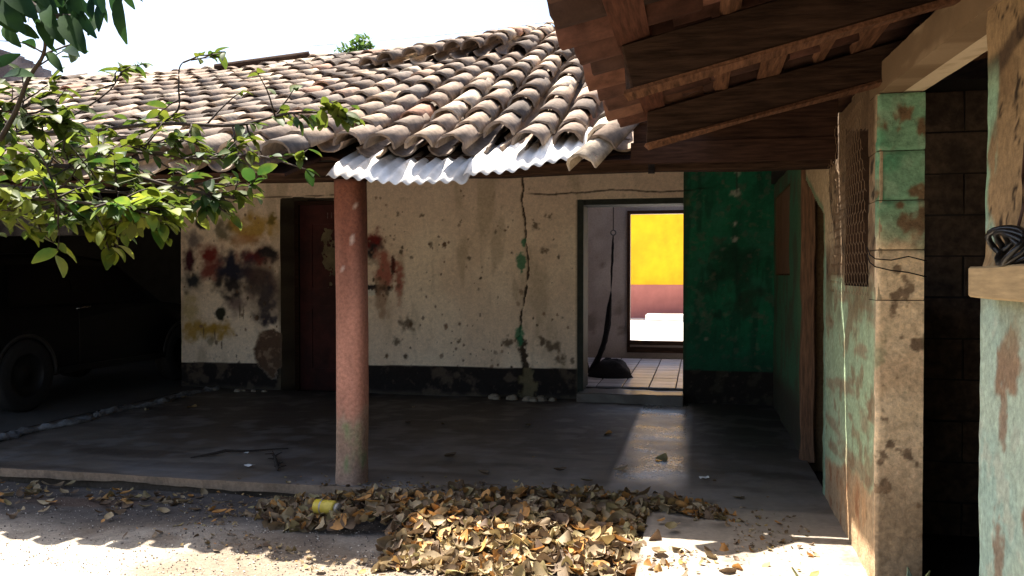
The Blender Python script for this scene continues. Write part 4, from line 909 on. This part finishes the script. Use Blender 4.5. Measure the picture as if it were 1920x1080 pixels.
scrap((-3.18, 5.62, .004), .055, 'white paper scrap on the porch floor between the two black twigs', 1); scrap((.04, 5.94, .004), .06, 'small white spot on the dark walkway floor right of the leaf heap', 2)  # second one is a white spot, drawn as a small sheet
scrap((-3.43, 6.02, .004), .03, 'tiny white speck of paper beside the bent twig on the porch floor', 3)
cn = empty('yellow_can', 'faded yellow container lying on its side in the dry leaves below the post', 'container', (-2.14, 4.72, 0))
rot = Matrix.Rotation(R(-8), 3, 'Z'); c0 = Vector((-2.14, 4.66, .03))
def rotv(mb): mb.v = [tuple(rot @ Vector(p) + c0) for p in mb.v]; return mb
rotv(MB().lathe([(0, -.075), (.036, -.075), (.042, -.068), (.042, .05), (.036, .062), (.0, .062)], 22, 'X')).build('body', M['can_yellow'], cn, True)
rotv(MB().lathe([(.0, .0625), (.030, .0625), (.032, .088), (.0, .09)], 18, 'X')).build('cap', M['can_rim'], cn, True)
rotv(MB().lathe([(.0425, -.03), (.0432, -.028), (.0432, -.022), (.0425, -.02)], 22, 'X')).build('band', M['can_rim'], cn, True)
for k in range(9):
    s_ = random.uniform(.03, .075); x = -1.9 + random.gauss(0, .28); y = 9.36 - abs(random.gauss(0, .06)); o = mound('rubble_stone', (x, y, .0), s_, s_ * .8, s_ * .8, M['stone'], 620 + k, 8)
    tag(o, 'lump of fallen plaster at the foot of the cracked wall', 'rubble', 'plaster rubble under the wall crack')
for k in range(6):
    s_ = random.uniform(.02, .05); x = random.uniform(-5.9, -5.0); y = 9.33 - abs(random.gauss(0, .05)); o = mound('rubble_stone', (x, y, .0), s_, s_ * .8, s_ * .7, M['stone'], 640 + k, 8)
    tag(o, 'small lump of plaster at the foot of the paint smeared wall', 'rubble', 'plaster rubble under the paint smears')

# blades of low plants at the bottom edge
def blades(name, label, base, tips, seed):
    t = empty(name, label, 'plant', base)
    for k, tp in enumerate(tips):
        b = Vector(base); tip = Vector(tp); mid = (b + tip) / 2 + Vector((0, 0, .04)); n = 7; v = []; f = []; cr = (tip - b).cross(Vector((0, 1, .4))).normalized()
        for i in range(n + 1):
            u = i / n; p = b * (1 - u) ** 2 + mid * 2 * u * (1 - u) + tip * u * u; w_ = .02 * math.sin(math.pi * min(.97, .25 + .75 * u)) + .001
            v += [p - cr * w_, p + Vector((0, .006, -.004)), p + cr * w_]
        for i in range(n): f += [(i * 3, i * 3 + 1, i * 3 + 4, i * 3 + 3), (i * 3 + 1, i * 3 + 2, i * 3 + 5, i * 3 + 4)]
        o = mesh_obj('blade', v, f, M['succulent'], t, True); s_ = o.modifiers.new('flesh', 'SOLIDIFY'); s_.thickness = .006
d0 = 3.55
blades('spiky_plant', 'blue green blade leaved plant at the bottom edge of the sunlit walkway', (.47, 3.6, 0.), [at_depth(1486, 1064, 3.75), at_depth(1440, 1084, 3.7), at_depth(1462, 1080, 3.6), at_depth(1540, 1086, 3.6), at_depth(1560, 1100, 3.5)], 1)
blades('spiky_plant', 'pale pointed plant at the foot of the block pillar', (.86, 3.72, 0.), [at_depth(1702, 1063, 3.55), at_depth(1744, 1070, 3.5), at_depth(1722, 1085, 3.5), at_depth(1680, 1088, 3.5)], 2)

# ================================================================== parked car in the bay
car = empty('parked_car', 'black car parked nose in under the dark bay at the left', 'car', (-7.45, 8.7, .03))
prof = [(6.52, .45), (6.5, .75), (6.56, 1.02), (6.75, 1.06), (7.0, 1.45), (7.25, 1.60), (8.2, 1.64), (8.95, 1.56), (9.55, 1.08), (10.4, .98), (10.85, .82), (10.92, .5), (10.85, .36), (10.35, .34), (10.32, .55), (10.2, .68), (9.98, .74), (9.76, .68), (9.64, .55), (9.61, .34), (7.72, .34), (7.69, .55), (7.57, .68), (7.33, .74), (7.1, .68), (6.98, .55), (6.95, .34), (6.6, .36)]
sec = [(-8.30, .05), (-8.24, .0), (-7.45, 0), (-6.66, 0), (-6.60, .05)]
v = []; f = []; n = len(prof); cy, cz = 8.7, .85
for x, ins in sec:
    for (y, z) in prof:
        tum = max(0, z - 1.02) * .38 if abs(x + 7.45) > .5 else 0; xx = x + (tum if x < -7.45 else -tum)
        v.append((xx, cy + (y - cy) * (1 - ins * .25), cz + (z - cz) * (1 - ins)))
for i in range(len(sec) - 1):
    for j in range(n): f.append((i * n + j, i * n + (j + 1) % n, (i + 1) * n + (j + 1) % n, (i + 1) * n + j))
f += [tuple(range(n - 1, -1, -1)), tuple(range((len(sec) - 1) * n, len(sec) * n))]
mesh_obj('body', v, f, M['car'], car, False)
for side in (-1, 1):
    for yc in (7.33, 9.98):
        xo = -6.66 if side > 0 else -8.24
        w_ = MB().lathe([(.20, -.10), (.33, -.11), (.36, -.08), (.365, 0), (.36, .08), (.33, .10), (.22, .09)], 32, 'X', (xo - side * .02, yc, .385)).build('wheel', M['tyre'], car, True)
        mb = MB().lathe([(.0, .055), (.05, .065), (.06, .05), (.17, .03), (.215, .075), (.225, .085)] if side > 0 else [(.225, -.085), (.215, -.075), (.17, -.03), (.06, -.05), (.05, -.065), (0, -.055)], 30, 'X', (xo - side * .02, yc, .385)); mb.build('rim', M['rim'], w_, True)
        pts = [(xo + side * .055, yc + .40 * math.cos(a), .385 + .40 * math.sin(a)) for a in np.linspace(-.1, math.pi + .1, 22)]; MB().tube(pts, .022, 6).build('fender_trim', plain('dull grey trim', (.028, .025, .022), .5), car, True)
for (ya, yb, yc_, yd) in ((7.22, 8.05, 7.28, 8.05), (8.12, 9.38, 8.12, 8.92)):
    xz = lambda z: -6.594 - max(0, z - 1.02) * .38 - .002
    g = [(xz(1.08) + .0, ya - .1, 1.08), (xz(1.08), yb, 1.08), (xz(1.5) + .0, yd, 1.5), (xz(1.5), yc_, 1.5)]
    o = mesh_obj('window', g, [(0, 1, 2, 3)], M['glass'], car, False); s_ = o.modifiers.new('thick', 'SOLIDIFY'); s_.thickness = .012; s_.offset = 0
MB().tube([(-6.60, 8.02, 1.03), (-6.565, 8.06, 1.04), (-6.565, 8.2, 1.05), (-6.60, 8.24, 1.05)], .013, 6).build('handle', M['chrome'], car, True)
box('door_seam', (-6.604, 8.08, .42), (-6.597, 8.092, 1.0), M['tyre'], car); box('sill_trim', (-6.61, 7.75, .36), (-6.58, 9.58, .42), M['rim'], car); box('tail_light', (-6.72, 6.515, .80), (-6.6, 6.57, 1.0), plain('dark red lens', (.12, .008, .006), .2), car)

# ================================================================== trees
def leaf_mesh(name, L, wd, mat, bend=.25, fold=.35, seed=0):
    rr = random.Random(seed); v = []; n = 5
    for i in range(n + 1):
        u = i / n; w_ = wd * (math.sin(math.pi * min(1, u * .93 + .04)) ** .75) * (1.05 - .25 * u) / 2; y = L * u; z = -bend * L * u * u + rr.uniform(-.01, .01) * L
        v += [(-w_, y, z + fold * w_), (0, y, z), (w_, y, z + fold * w_)]
    f = []
    for i in range(n): f += [(i * 3, i * 3 + 1, i * 3 + 4, i * 3 + 3), (i * 3 + 1, i * 3 + 2, i * 3 + 5, i * 3 + 4)]
    me = bpy.data.meshes.new(name); me.from_pydata([tuple(p) for p in v], [], f); me.materials.append(mat); me.polygons.foreach_set('use_smooth', [True] * len(f)); me.update(); return me
LEAF = [leaf_mesh('leaf', .062, .037, M['leaf'], .2, .35, 1), leaf_mesh('leaf', .050, .030, M['leaf'], .35, .25, 2), leaf_mesh('leaf', .070, .038, M['leaf'], .12, .45, 3), leaf_mesh('leaf', .043, .028, M['leaf'], .25, .3, 4)]
BIG = [leaf_mesh('leaf', .12, .050, M['leaf_big'], .25, .3, 5), leaf_mesh('leaf', .12, .046, M['leaf_big'], .35, .25, 6)]
tr = empty('citrus_tree', 'leafy green citrus tree reaching into the left of the view over the roof', 'tree', (-3.6, 1.6, -.1))
def D(x, y, d): return at_depth(x, y, d)
trunk = [(-3.6, 1.6, -.12), (-3.58, 1.62, .5), (-3.5, 1.7, 1.0), (-3.42, 1.8, 1.5)]
MB().tube(trunk, [.10, .085, .075, .06], 9).build('trunk', M['bark'], tr, True)
fork = Vector(trunk[-1])
limbs = [
    ([fork, D(-220, 420, 2.9), D(-60, 340, 2.9), D(60, 312, 2.85), D(210, 320, 2.8), D(330, 352, 2.8), D(440, 372, 2.8)], .022, .8),
    ([fork, D(-180, 320, 3.1), D(-20, 255, 3.1), D(140, 248, 3.1), D(300, 232, 3.1), D(440, 235, 3.05), D(545, 212, 3.0), D(640, 213, 3.0)], .020, .6),
    ([fork, D(-200, 440, 2.7), D(-40, 395, 2.65), D(70, 388, 2.6), D(140, 408, 2.6), D(200, 430, 2.6)], .016, .8),
    ([D(100, 275, 3.0), D(250, 285, 2.95), D(380, 298, 2.95), D(480, 292, 2.95), D(575, 318, 2.9)], .011, .7),
    ([D(300, 232, 3.1), D(334, 205, 3.1), D(335, 160, 3.1), D(342, 118, 3.1), D(395, 108, 3.1)], .008, .45),
    ([D(60, 260, 3.1), D(140, 215, 3.1), D(205, 170, 3.1), D(228, 132, 3.1)], .008, .5),
    ([D(0, 262, 2.7), D(28, 212, 2.65), D(52, 150, 2.6), D(80, 105, 2.55), D(82, 68, 2.5), D(52, 22, 2.45), D(-10, -40, 2.4)], .014, .12),
    ([D(80, 98, 2.55), D(40, 80, 2.55), D(-20, 76, 2.5)], .005, .15),
    ([D(62, 130, 2.6), D(110, 100, 2.6), D(130, 92, 2.6)], .005, .3),
    ([fork, D(-160, 380, 2.5), D(-20, 372, 2.5), D(100, 375, 2.5), D(200, 385, 2.5), D(280, 392, 2.55)], .014, 1.),
    ([fork, D(-170, 250, 2.8), D(-30, 210, 2.8), D(50, 215, 2.8), D(110, 235, 2.8)], .012, 1.),
    ([D(330, 352, 2.8), D(400, 345, 2.8), D(470, 350, 2.8)], .006, .8),
    ([D(-60, 340, 2.9), D(40, 352, 2.75), D(130, 350, 2.7), D(230, 362, 2.7), D(290, 385, 2.7)], .010, 1.3),
    ([D(-20, 255, 3.1), D(70, 285, 2.95), D(170, 290, 2.9), D(270, 272, 2.9), D(360, 262, 2.95)], .010, 1.1),
    ([D(-40, 395, 2.65), D(20, 415, 2.6), D(50, 432, 2.6)], .007, 1.1),
]
leaves = []                                  # (matrix, is_big)
def frame(y, up):
    y = y.normalized(); x = y.cross(up)
    if x.length < .05: x = y.cross(Vector((1, 0, 0)))
    x.normalize(); return Matrix((x, y, x.cross(y))).transposed().to_4x4()
def catmull(pts, k):
    out = []
    for i in range(len(pts) - 1):
        p0, p1, p2, p3 = pts[max(0, i - 1)], pts[i], pts[i + 1], pts[min(len(pts) - 1, i + 2)]
        for s_ in range(k):
            t = s_ / k; out.append(.5 * (2 * p1 + (p2 - p0) * t + (2 * p0 - 5 * p1 + 4 * p2 - p3) * t * t + (3 * p1 - p0 - 3 * p2 + p3) * t ** 3))
    return out + [pts[-1]]
rl = random.Random(21); Z = Vector((0, 0, 1))
def add_leaf(p, d, big=False, sc=1.):
    up = (Z + Vector((rl.gauss(0, .45), rl.gauss(0, .45), 0))).normalized()
    m = frame(d, up); m = m @ Matrix.Scale(sc * rl.uniform(.75, 1.2), 4); m.translation = p; leaves.append((m, big))
def twig(start, d, length, n, lvl=0):
    pts = [start.copy()]; p = start.copy(); d = d.normalized()
    for i in range(5):
        d = (d + Vector((rl.gauss(0, .16), rl.gauss(0, .16), rl.gauss(0, .12)))).normalized(); p = p + d * length / 5; pts.append(p.copy())
    bmb.tube(pts, [.004, .0035, .003, .0028, .0022, .0015], 4)
    for k in range(n):
        t = rl.uniform(.15, 1) if k else 1.; i = min(4, int(t * 5)); q = pts[i].lerp(pts[i + 1], t * 5 - i if t < 1 else 1)
        side = d.cross(Z).normalized() * rl.choice((-1, 1)); ld = d * rl.uniform(.2, .9) + side * rl.uniform(.3, 1) + Z * rl.uniform(-.6, .35)
        add_leaf(q, ld)
for li, (pts, r0, dens) in enumerate(limbs):
    bmb = MB(); cp = catmull([Vector(p) for p in pts], 6); k = len(cp)
    bmb.tube(cp, [r0 * .62 * (1 - .75 * i / k) for i in range(k)], 7)
    L = sum((cp[i + 1] - cp[i]).length for i in range(k - 1)); nt_ = int(L * (29 if li in (0, 2, 9, 10) else 22) * dens)
    for j in range(nt_):
        t = rl.uniform(.2 if li < 3 or li in (9, 10) else .05, 1.0); i = min(k - 2, int(t * (k - 1))); p = cp[i].lerp(cp[i + 1], t * (k - 1) - i); d = (cp[i + 1] - cp[i]).normalized()
        dd = d * rl.uniform(.3, 1) + Vector((rl.gauss(0, .6), rl.gauss(0, .6), rl.gauss(0, .5)))
        twig(p, dd, rl.uniform(.06, .2) * (1 if t < .85 else .6), rl.randint(3, 7))
    for j in range(4): add_leaf(cp[-1], (cp[-1] - cp[-2]).normalized() + Vector((rl.gauss(0, .7), rl.gauss(0, .7), rl.gauss(0, .5))))
    bmb.build('limb', M['bark'], tr, True)
def place_leaves(root, leaves, meshes, cap, stuffname, mat):
    inv = Matrix.Translation(Vector(root.location)).inverted()
    vis = [i for i in range(len(leaves)) if in_view(leaves[i][0].translation, 20)]; vis.sort(key=lambda i: depth(leaves[i][0].translation)); single = set(vis[:cap])
    mb = MB(); geo = [([v.co.copy() for v in me.vertices], [tuple(p.vertices) for p in me.polygons]) for me in meshes]
    for i, (m, b) in enumerate(leaves):
        k = rl.randrange(len(meshes))
        if i in single: o = bpy.data.objects.new('leaf', meshes[k]); o.parent = root; COL.objects.link(o); o.matrix_local = inv @ m
        else: mb.add([m @ v for v in geo[k][0]], geo[k][1])
    if mb.v: o = mb.build(stuffname, mat, root, True); o['kind'] = 'stuff'
    return len(vis)
rl2 = rl
for (x_, y_) in ((628, 224), (640, 226), (646, 215), (634, 215), (622, 214), (600, 246), (590, 236), (612, 240)):
    a_ = D(x_, y_, 2.98); add_leaf(a_, D(x_ + rl.uniform(-12, 14), y_ - 26, 2.93) - a_, sc=1.15)
n_leaf = place_leaves(tr, leaves, LEAF, 300, 'foliage', M['leaf'])
# broad leaved branch hanging in at the top left corner
leaves = []; rl = random.Random(33)
bt = empty('broad_leaf_tree', 'broad dark leaved tree whose branch hangs into the top left corner', 'tree', (-2.6, .9, -.1))
bmb = MB(); st = Vector((-2.6, .9, -.12)); MB().tube([st, (-2.6, .9, 1.2), (-2.5, 1.0, 2.2), (-2.3, 1.2, 2.75)], [.09, .08, .06, .045], 9).build('trunk', M['bark'], bt, True)
fork = Vector((-2.3, 1.2, 2.75))
def bl(tipx, tipy, basex, basey, d):
    a, b = D(basex, basey, d), D(tipx, tipy, d + rl.uniform(-.1, .1)); a = a.lerp(b, .18) if tipx < 200 else a; L = (b - a).length
    m = frame(b - a, (-FW + Vector((rl.gauss(0, .35), rl.gauss(0, .35), rl.uniform(0, .7)))).normalized()) @ Matrix.Scale(L / .12, 4); m.translation = a; leaves.append((m, True))
for pts in ([fork, D(-150, -160, 2.1), D(-20, -60, 2.1), D(60, 10, 2.1), D(110, 30, 2.1), D(160, 30, 2.1)], [fork, D(0, -120, 2.0), D(120, -50, 2.0), D(215, -22, 2.0), D(250, -30, 2.0)]):
    bmb.tube(catmull([Vector(p) for p in pts], 5), [.02 * (1 - .8 * i / ((len(pts) - 1) * 5 + 1)) for i in range((len(pts) - 1) * 5 + 1)], 6)
bmb.build('limb', M['bark'], bt, True)
for t in ((222, 80, 224, -8, 2.0), (208, 30, 225, -30, 2.0), (245, 20, 225, -40, 2.0), (258, 4, 240, -40, 2.0), (175, 45, 200, -10, 2.05), (190, 30, 190, -30, 2.0), (160, 78, 130, 12, 2.1), (148, 80, 110, 20, 2.1), (128, 70, 118, 22, 2.1), (112, 72, 84, 25, 2.1), (165, 60, 140, 10, 2.1),
          (30, 40, -20, -10, 2.1), (10, 35, -40, 0, 2.1), (50, 15, 0, -40, 2.1), (90, 25, 50, -25, 2.1), (120, 20, 80, -30, 2.1), (60, 35, 20, -5, 2.1), (100, 45, 60, 0, 2.1), (150, 20, 110, -40, 2.1), (180, 10, 150, -45, 2.05), (75, 60, 60, 15, 2.1), (40, 35, 75, 0, 2.1), (140, 50, 105, 5, 2.1), (128, 36, 160, 0, 2.1), (172, 28, 140, -15, 2.1), (15, 12, 50, -30, 2.1)):
    bl(*t)
for t in ((36, 60, 5, 55, 2.4), (105, 95, 80, 75, 2.55), (110, 120, 85, 95, 2.55), (134, 105, 110, 108, 2.55), (135, 88, 118, 92, 2.5), (60, 80, 45, 75, 2.5), (30, 100, -20, 130, 2.5), (40, 120, 0, 150, 2.4)): bl(*t)
for k in range(46):
    x_, y_ = rl.uniform(-40, 200), rl.uniform(-40, 62) ; a_ = rl.uniform(.6, 2.6); l_ = rl.uniform(26, 46)
    if y_ > 75 - abs(x_ - 110) * .35 or x_ > 150 and y_ > 35: continue
    bl(x_ + l_ * math.cos(a_), y_ + l_ * math.sin(a_), x_, y_, rl.uniform(2.0, 2.3))
place_leaves(bt, leaves, BIG, 300, 'foliage', M['leaf_big'])
# tree tops far beyond the ridge
ft = empty('distant_tree', 'light green tree top showing above the roof ridge', 'tree', (-6.8, 16.5, 0)); MB().tube([(-6.8, 16.5, 0), (-6.8, 16.5, 3), (-6.7, 16.4, 5.3)], [.16, .13, .07], 8).build('trunk', M['bark'], ft, True)
mb = MB(); lv = [v.co.copy() for v in LEAF[0].vertices]; lf = [tuple(p.vertices) for p in LEAF[0].polygons]
for (cx, cyy, cz_, rx_, rz_, n) in ((-7.05, 16.3, 5.72, .32, .30, 330), (-6.68, 16.3, 5.88, .26, .36, 360), (-6.4, 16.4, 5.6, .2, .2, 120), (-6.0, 16.4, 5.62, .34, .22, 130), (-6.9, 16.5, 5.2, .8, .4, 300)):
    for k in range(n):
        d = Vector((random.gauss(0, 1), random.gauss(0, 1), random.gauss(0, 1))).normalized() * random.random() ** .4
        m = frame(Vector((random.gauss(0, 1), random.gauss(0, 1), random.gauss(.3, 1))), Z) @ Matrix.Scale(random.uniform(1.2, 2.3), 4); m.translation = (cx + d.x * rx_, cyy + d.y * .35, cz_ + d.z * rz_); mb.add([m @ v for v in lv], lf)
o = mb.build('crown', M['leaf_far'], ft, True)

# ================================================================== fallen leaves, gravel
def dry_mesh(seed):
    rr = random.Random(seed); L = rr.uniform(.07, .105); wd = L * rr.uniform(.5, .75); n = 4; v = []; cu = rr.uniform(.2, 1.1); tw = rr.uniform(-.8, .8); fo = rr.uniform(.1, 1.1) * rr.choice((1, 1, -1))
    for i in range(n + 1):
        u = i / n - .5
        for j, s_ in enumerate((-1, -.5, 0, .5, 1)):
            w_ = wd * math.cos(math.pi * u * .93) ** .8 * .5 * s_ + rr.uniform(-.04, .04) * wd; a = tw * u
            z = cu * L * (u * u) * .9 + fo * abs(w_) * .6 * (abs(s_)) + rr.uniform(-.025, .025) * L
            v.append((w_ * math.cos(a), u * L * (1 - .12 * cu), z + w_ * math.sin(a)))
    f = [(i * 5 + j, i * 5 + j + 1, (i + 1) * 5 + j + 1, (i + 1) * 5 + j) for i in range(n) for j in range(4)]
    me = bpy.data.meshes.new('dry_leaf'); me.from_pydata(v, [], f); me.materials.append(M['dry']); me.polygons.foreach_set('use_smooth', [True] * len(f)); me.update(); return me
DRY = [dry_mesh(k) for k in range(12)]
def heap(x, y):
    """height of the leaf heap over the yard"""
    base = np.where((y > 5.2) | ((x > -.29)), .0, -.085)
    cx = -1.15; h = .10 * np.exp(-((x - cx) / .95) ** 4) * np.exp(-((y - 4.78) / .42) ** 2) + .05 * np.exp(-((x + 2.1) / .5) ** 2) * np.exp(-((y - 4.85) / .25) ** 2)
    h = h + .06 * np.exp(-((x + .25) / .35) ** 2) * np.exp(-((y - 5.4) / .35) ** 2)
    return h * (.75 + .5 * fbm(x, y, 5, 3, 701)), base
gx = np.linspace(-2.9, .35, 110); gy = np.linspace(3.85, 5.95, 72); GX, GY = np.meshgrid(gx, gy, indexing='ij'); H, B = heap(GX, GY)
ok = (H > .07) & (GX > -1.75)
def heap_z(x, y):
    h, b = heap(np.array(x), np.array(y)); return float(max(h - .085, b) if False else max(float(h) - .085, float(b)))
def inside(x, y):
    a = float(fbm(x, y, 2.5, 3, 702)) - .5
    if x > -.30 and y < 5.05 - (x + .3) * .2: return random.random() < .03
    d = ((x + 1.25) / 1.42) ** 4 + ((y - (4.68 + .12 * (x + 1.2) * .6)) / (.62 if x > -1.6 else .36)) ** 2
    if x < -1.65: d = ((x + 1.65) / 1.12) ** 4 + ((y - 4.86) / .36) ** 2
    return d + a < 1.0
zf = np.maximum(H - .085, B - .03)
keepm = ok[:-1, :-1] & ok[1:, 1:]
idx = np.arange(GX.size).reshape(GX.shape); ii, jj = np.nonzero(keepm)
o = mesh_obj('leaf_mould', np.stack([GX.ravel(), GY.ravel(), zf.ravel() - .006], 1), np.stack([idx[ii, jj], idx[ii + 1, jj], idx[ii + 1, jj + 1], idx[ii, jj + 1]], 1), M['mound'], None, True); tag(o, 'matted dark leaf mould under the heap of dry leaves', 'leaf litter', kind='stuff')
spots = []
rd = random.Random(5)
while len(spots) < 3000:
    x, y = rd.uniform(-2.95, .2), rd.uniform(3.9, 5.75)
    if inside(x, y): spots.append((x, y))
def dry_m(x, y, z, flat):
    q = Quaternion(Vector((rd.gauss(0, flat), rd.gauss(0, flat), 1)).normalized(), 0)
    return Matrix.Translation((x, y, z)) @ Matrix.Rotation(rd.uniform(0, 6.28), 4, 'Z') @ Matrix.Rotation(rd.gauss(0, flat), 4, 'X') @ Matrix.Rotation(rd.gauss(0, flat), 4, 'Y') @ Matrix.Scale(rd.choice((.45, .6, .8, 1., 1.15, 1.35)), 4)
allm = [dry_m(x, y, heap_z(x, y) + rd.uniform(.004, .05) * min(1, float(heap(np.array(x), np.array(y))[0]) * 14 + .25), .6) for x, y in spots]
score = sorted(range(len(allm)), key=lambda i: -(allm[i].translation.z * 9 - depth(allm[i].translation) * .55 + rd.uniform(0, .5)))
single = set([i for i in score if in_view(allm[i].translation, 0)][:285]); dg = [([v.co.copy() for v in me.vertices], [tuple(p.vertices) for p in me.polygons]) for me in DRY]
mb = MB()
for i, m in enumerate(allm):
    k = rd.randrange(12)
    if i in single:
        o = bpy.data.objects.new('dry_leaf', DRY[k]); o.matrix_world = m; COL.objects.link(o); tag(o, 'curled dry leaf lying on the heap of fallen leaves by the porch edge', 'dry leaf', 'dry leaves heaped at the porch edge')
    else: t = rd.random(); mb.add([m @ v for v in dg[k][0]], dg[k][1], (t, t, t))
o = mb.build('leaf_litter', M['dry_many'], None, True); tag(o, 'brown dry leaves packed in the heap along the porch edge', 'leaf litter', kind='stuff')
def floor_pt(x, y, z):
    d = FW + RT * ((x - 960) / 1600) + UP * ((540 - y) / 1600); t = (z - 1.4) / d.z; return CAM + d * t
for (x, y, lab) in ((765, 795, 0), (830, 797, 0), (1000, 860, 0), (1050, 885, 0), (905, 890, 0), (775, 765, 0), (990, 800, 0), (1240, 862, 0), (1140, 815, 0), (845, 858, 0), (1165, 880, 0), (1100, 905, 0), (360, 765, 0), (345, 748, 0), (275, 770, 0), (310, 757, 0), (1340, 905, 0), (1385, 935, 0)):
    p = floor_pt(x, y, .0); o = bpy.data.objects.new('dry_leaf', DRY[rd.randrange(12)]); o.matrix_world = dry_m(p.x, p.y, .010, .15); COL.objects.link(o)
    tag(o, 'single dry leaf scattered on the bare porch floor', 'dry leaf', 'dry leaves scattered on the porch floor')
o = bpy.data.objects.new('dry_leaf', DRY[3]); p = floor_pt(412, 966, -.07); o.matrix_world = dry_m(p.x, p.y, -.055, .1) @ Matrix.Scale(1.3, 4); COL.objects.link(o); tag(o, 'lone pale dry leaf on the dark dirt left of the leaf heap', 'dry leaf')
mb = MB()
for k in range(1300):                                                    # crumbled bits thinning out round the heap
    a = rd.uniform(0, 6.28); q = 1 + abs(rd.gauss(0, .22)); x = -1.25 + 1.45 * q * math.cos(a); y = 4.72 + .62 * q * math.sin(a)
    if y > 5.95 or y < 3.9 or x > .6: continue
    kk = rd.randrange(12); t = rd.random(); m = dry_m(x, y, (0. if y > 5.22 or x > -.285 else -.08) + .006, .35) @ Matrix.Scale(rd.choice((.12, .2, .3, .45)), 4); mb.add([m @ v for v in dg[kk][0]], dg[kk][1], (t, t, t))
for k in range(45):
    x, y = rd.uniform(-2.6, .1), rd.gauss(4.75, .35)
    if not inside(x, y): continue
    z = heap_z(x, y) + .03; a = rd.uniform(0, 6.28); l = rd.uniform(.05, .16); b0 = len(mb.v); mb.tube([(x, y, z), (x + l * .5 * math.cos(a), y + l * .5 * math.sin(a), z + .02), (x + l * math.cos(a + .3), y + l * math.sin(a + .3), z + .015)], .0025, 4); mb.c += [(.6, .6, .6)] * (len(mb.v) - b0)
o = mb.build('leaf_crumbs', M['dry_many'], None, True); tag(o, 'crumbled bits of dry leaf scattered round the edges of the heap', 'leaf litter', kind='stuff')
mb = MB()
for k in range(150):                                                     # leaf trash along the slab on the left
    x, y = random.choice(((rd.gauss(60, 45), rd.gauss(925, 14)), (rd.gauss(215, 25), rd.gauss(940, 12)), (rd.gauss(310, 40), rd.gauss(940, 10)), (rd.uniform(0, 460), rd.gauss(930, 18))))
    p = floor_pt(x, y, -.08)
    if p.y > 5.18: continue
    kk = rd.randrange(12); t = rd.random(); m = dry_m(p.x, p.y, -.07, .3) @ Matrix.Scale(.8, 4); mb.add([m @ v for v in dg[kk][0]], dg[kk][1], (t, t, t))
o = mb.build('leaf_trash', M['dry_many'], None, True); tag(o, 'sparse dry leaf trash along the foot of the slab at the left', 'leaf litter', kind='stuff')
mb = MB(); rg = random.Random(9)
for k in range(6500):
    y = 3.7 + abs(rg.gauss(0, .75)); x = rg.uniform(-4.8, -.35)
    if y > 5.2: continue
    r = rg.choice((.002, .003, .003, .004, .006)) * rg.uniform(.8, 1.2); c = rg.uniform(.6, 1.5); cc = tuple(a * c for a in rg.choice(((.32, .28, .23), (.36, .31, .25), (.14, .115, .095), (.5, .45, .38), (.10, .08, .07))))
    z = -.085 + float((fbm(x, y, 1.3, 4, 3) - .5) * .05 + (fbm(x, y, 14, 3, 5) - .5) * .018) if k < 0 else None
    mb.add([(x + r, y, r), (x, y + r * .8, r), (x - r, y, r), (x, y - r * .8, r), (x, y, r * 1.7), (x, y, 0)], [(0, 1, 4), (1, 2, 4), (2, 3, 4), (3, 0, 4), (1, 0, 5), (2, 1, 5), (3, 2, 5), (0, 3, 5)], cc)
vx = np.array(mb.v); vx[:, 2] += -.087 + (fbm(vx[:, 0], vx[:, 1], 1.3, 4, 3) - .5) * .05 + (fbm(vx[:, 0], vx[:, 1], 14, 3, 5) - .5) * .018; mb.v = [tuple(p) for p in vx]
o = mb.build('gravel', M['gravel']); tag(o, 'small gravel strewn over the courtyard dirt', 'gravel', kind='stuff')
print('leaves in view', n_leaf, 'covers', len(covers))
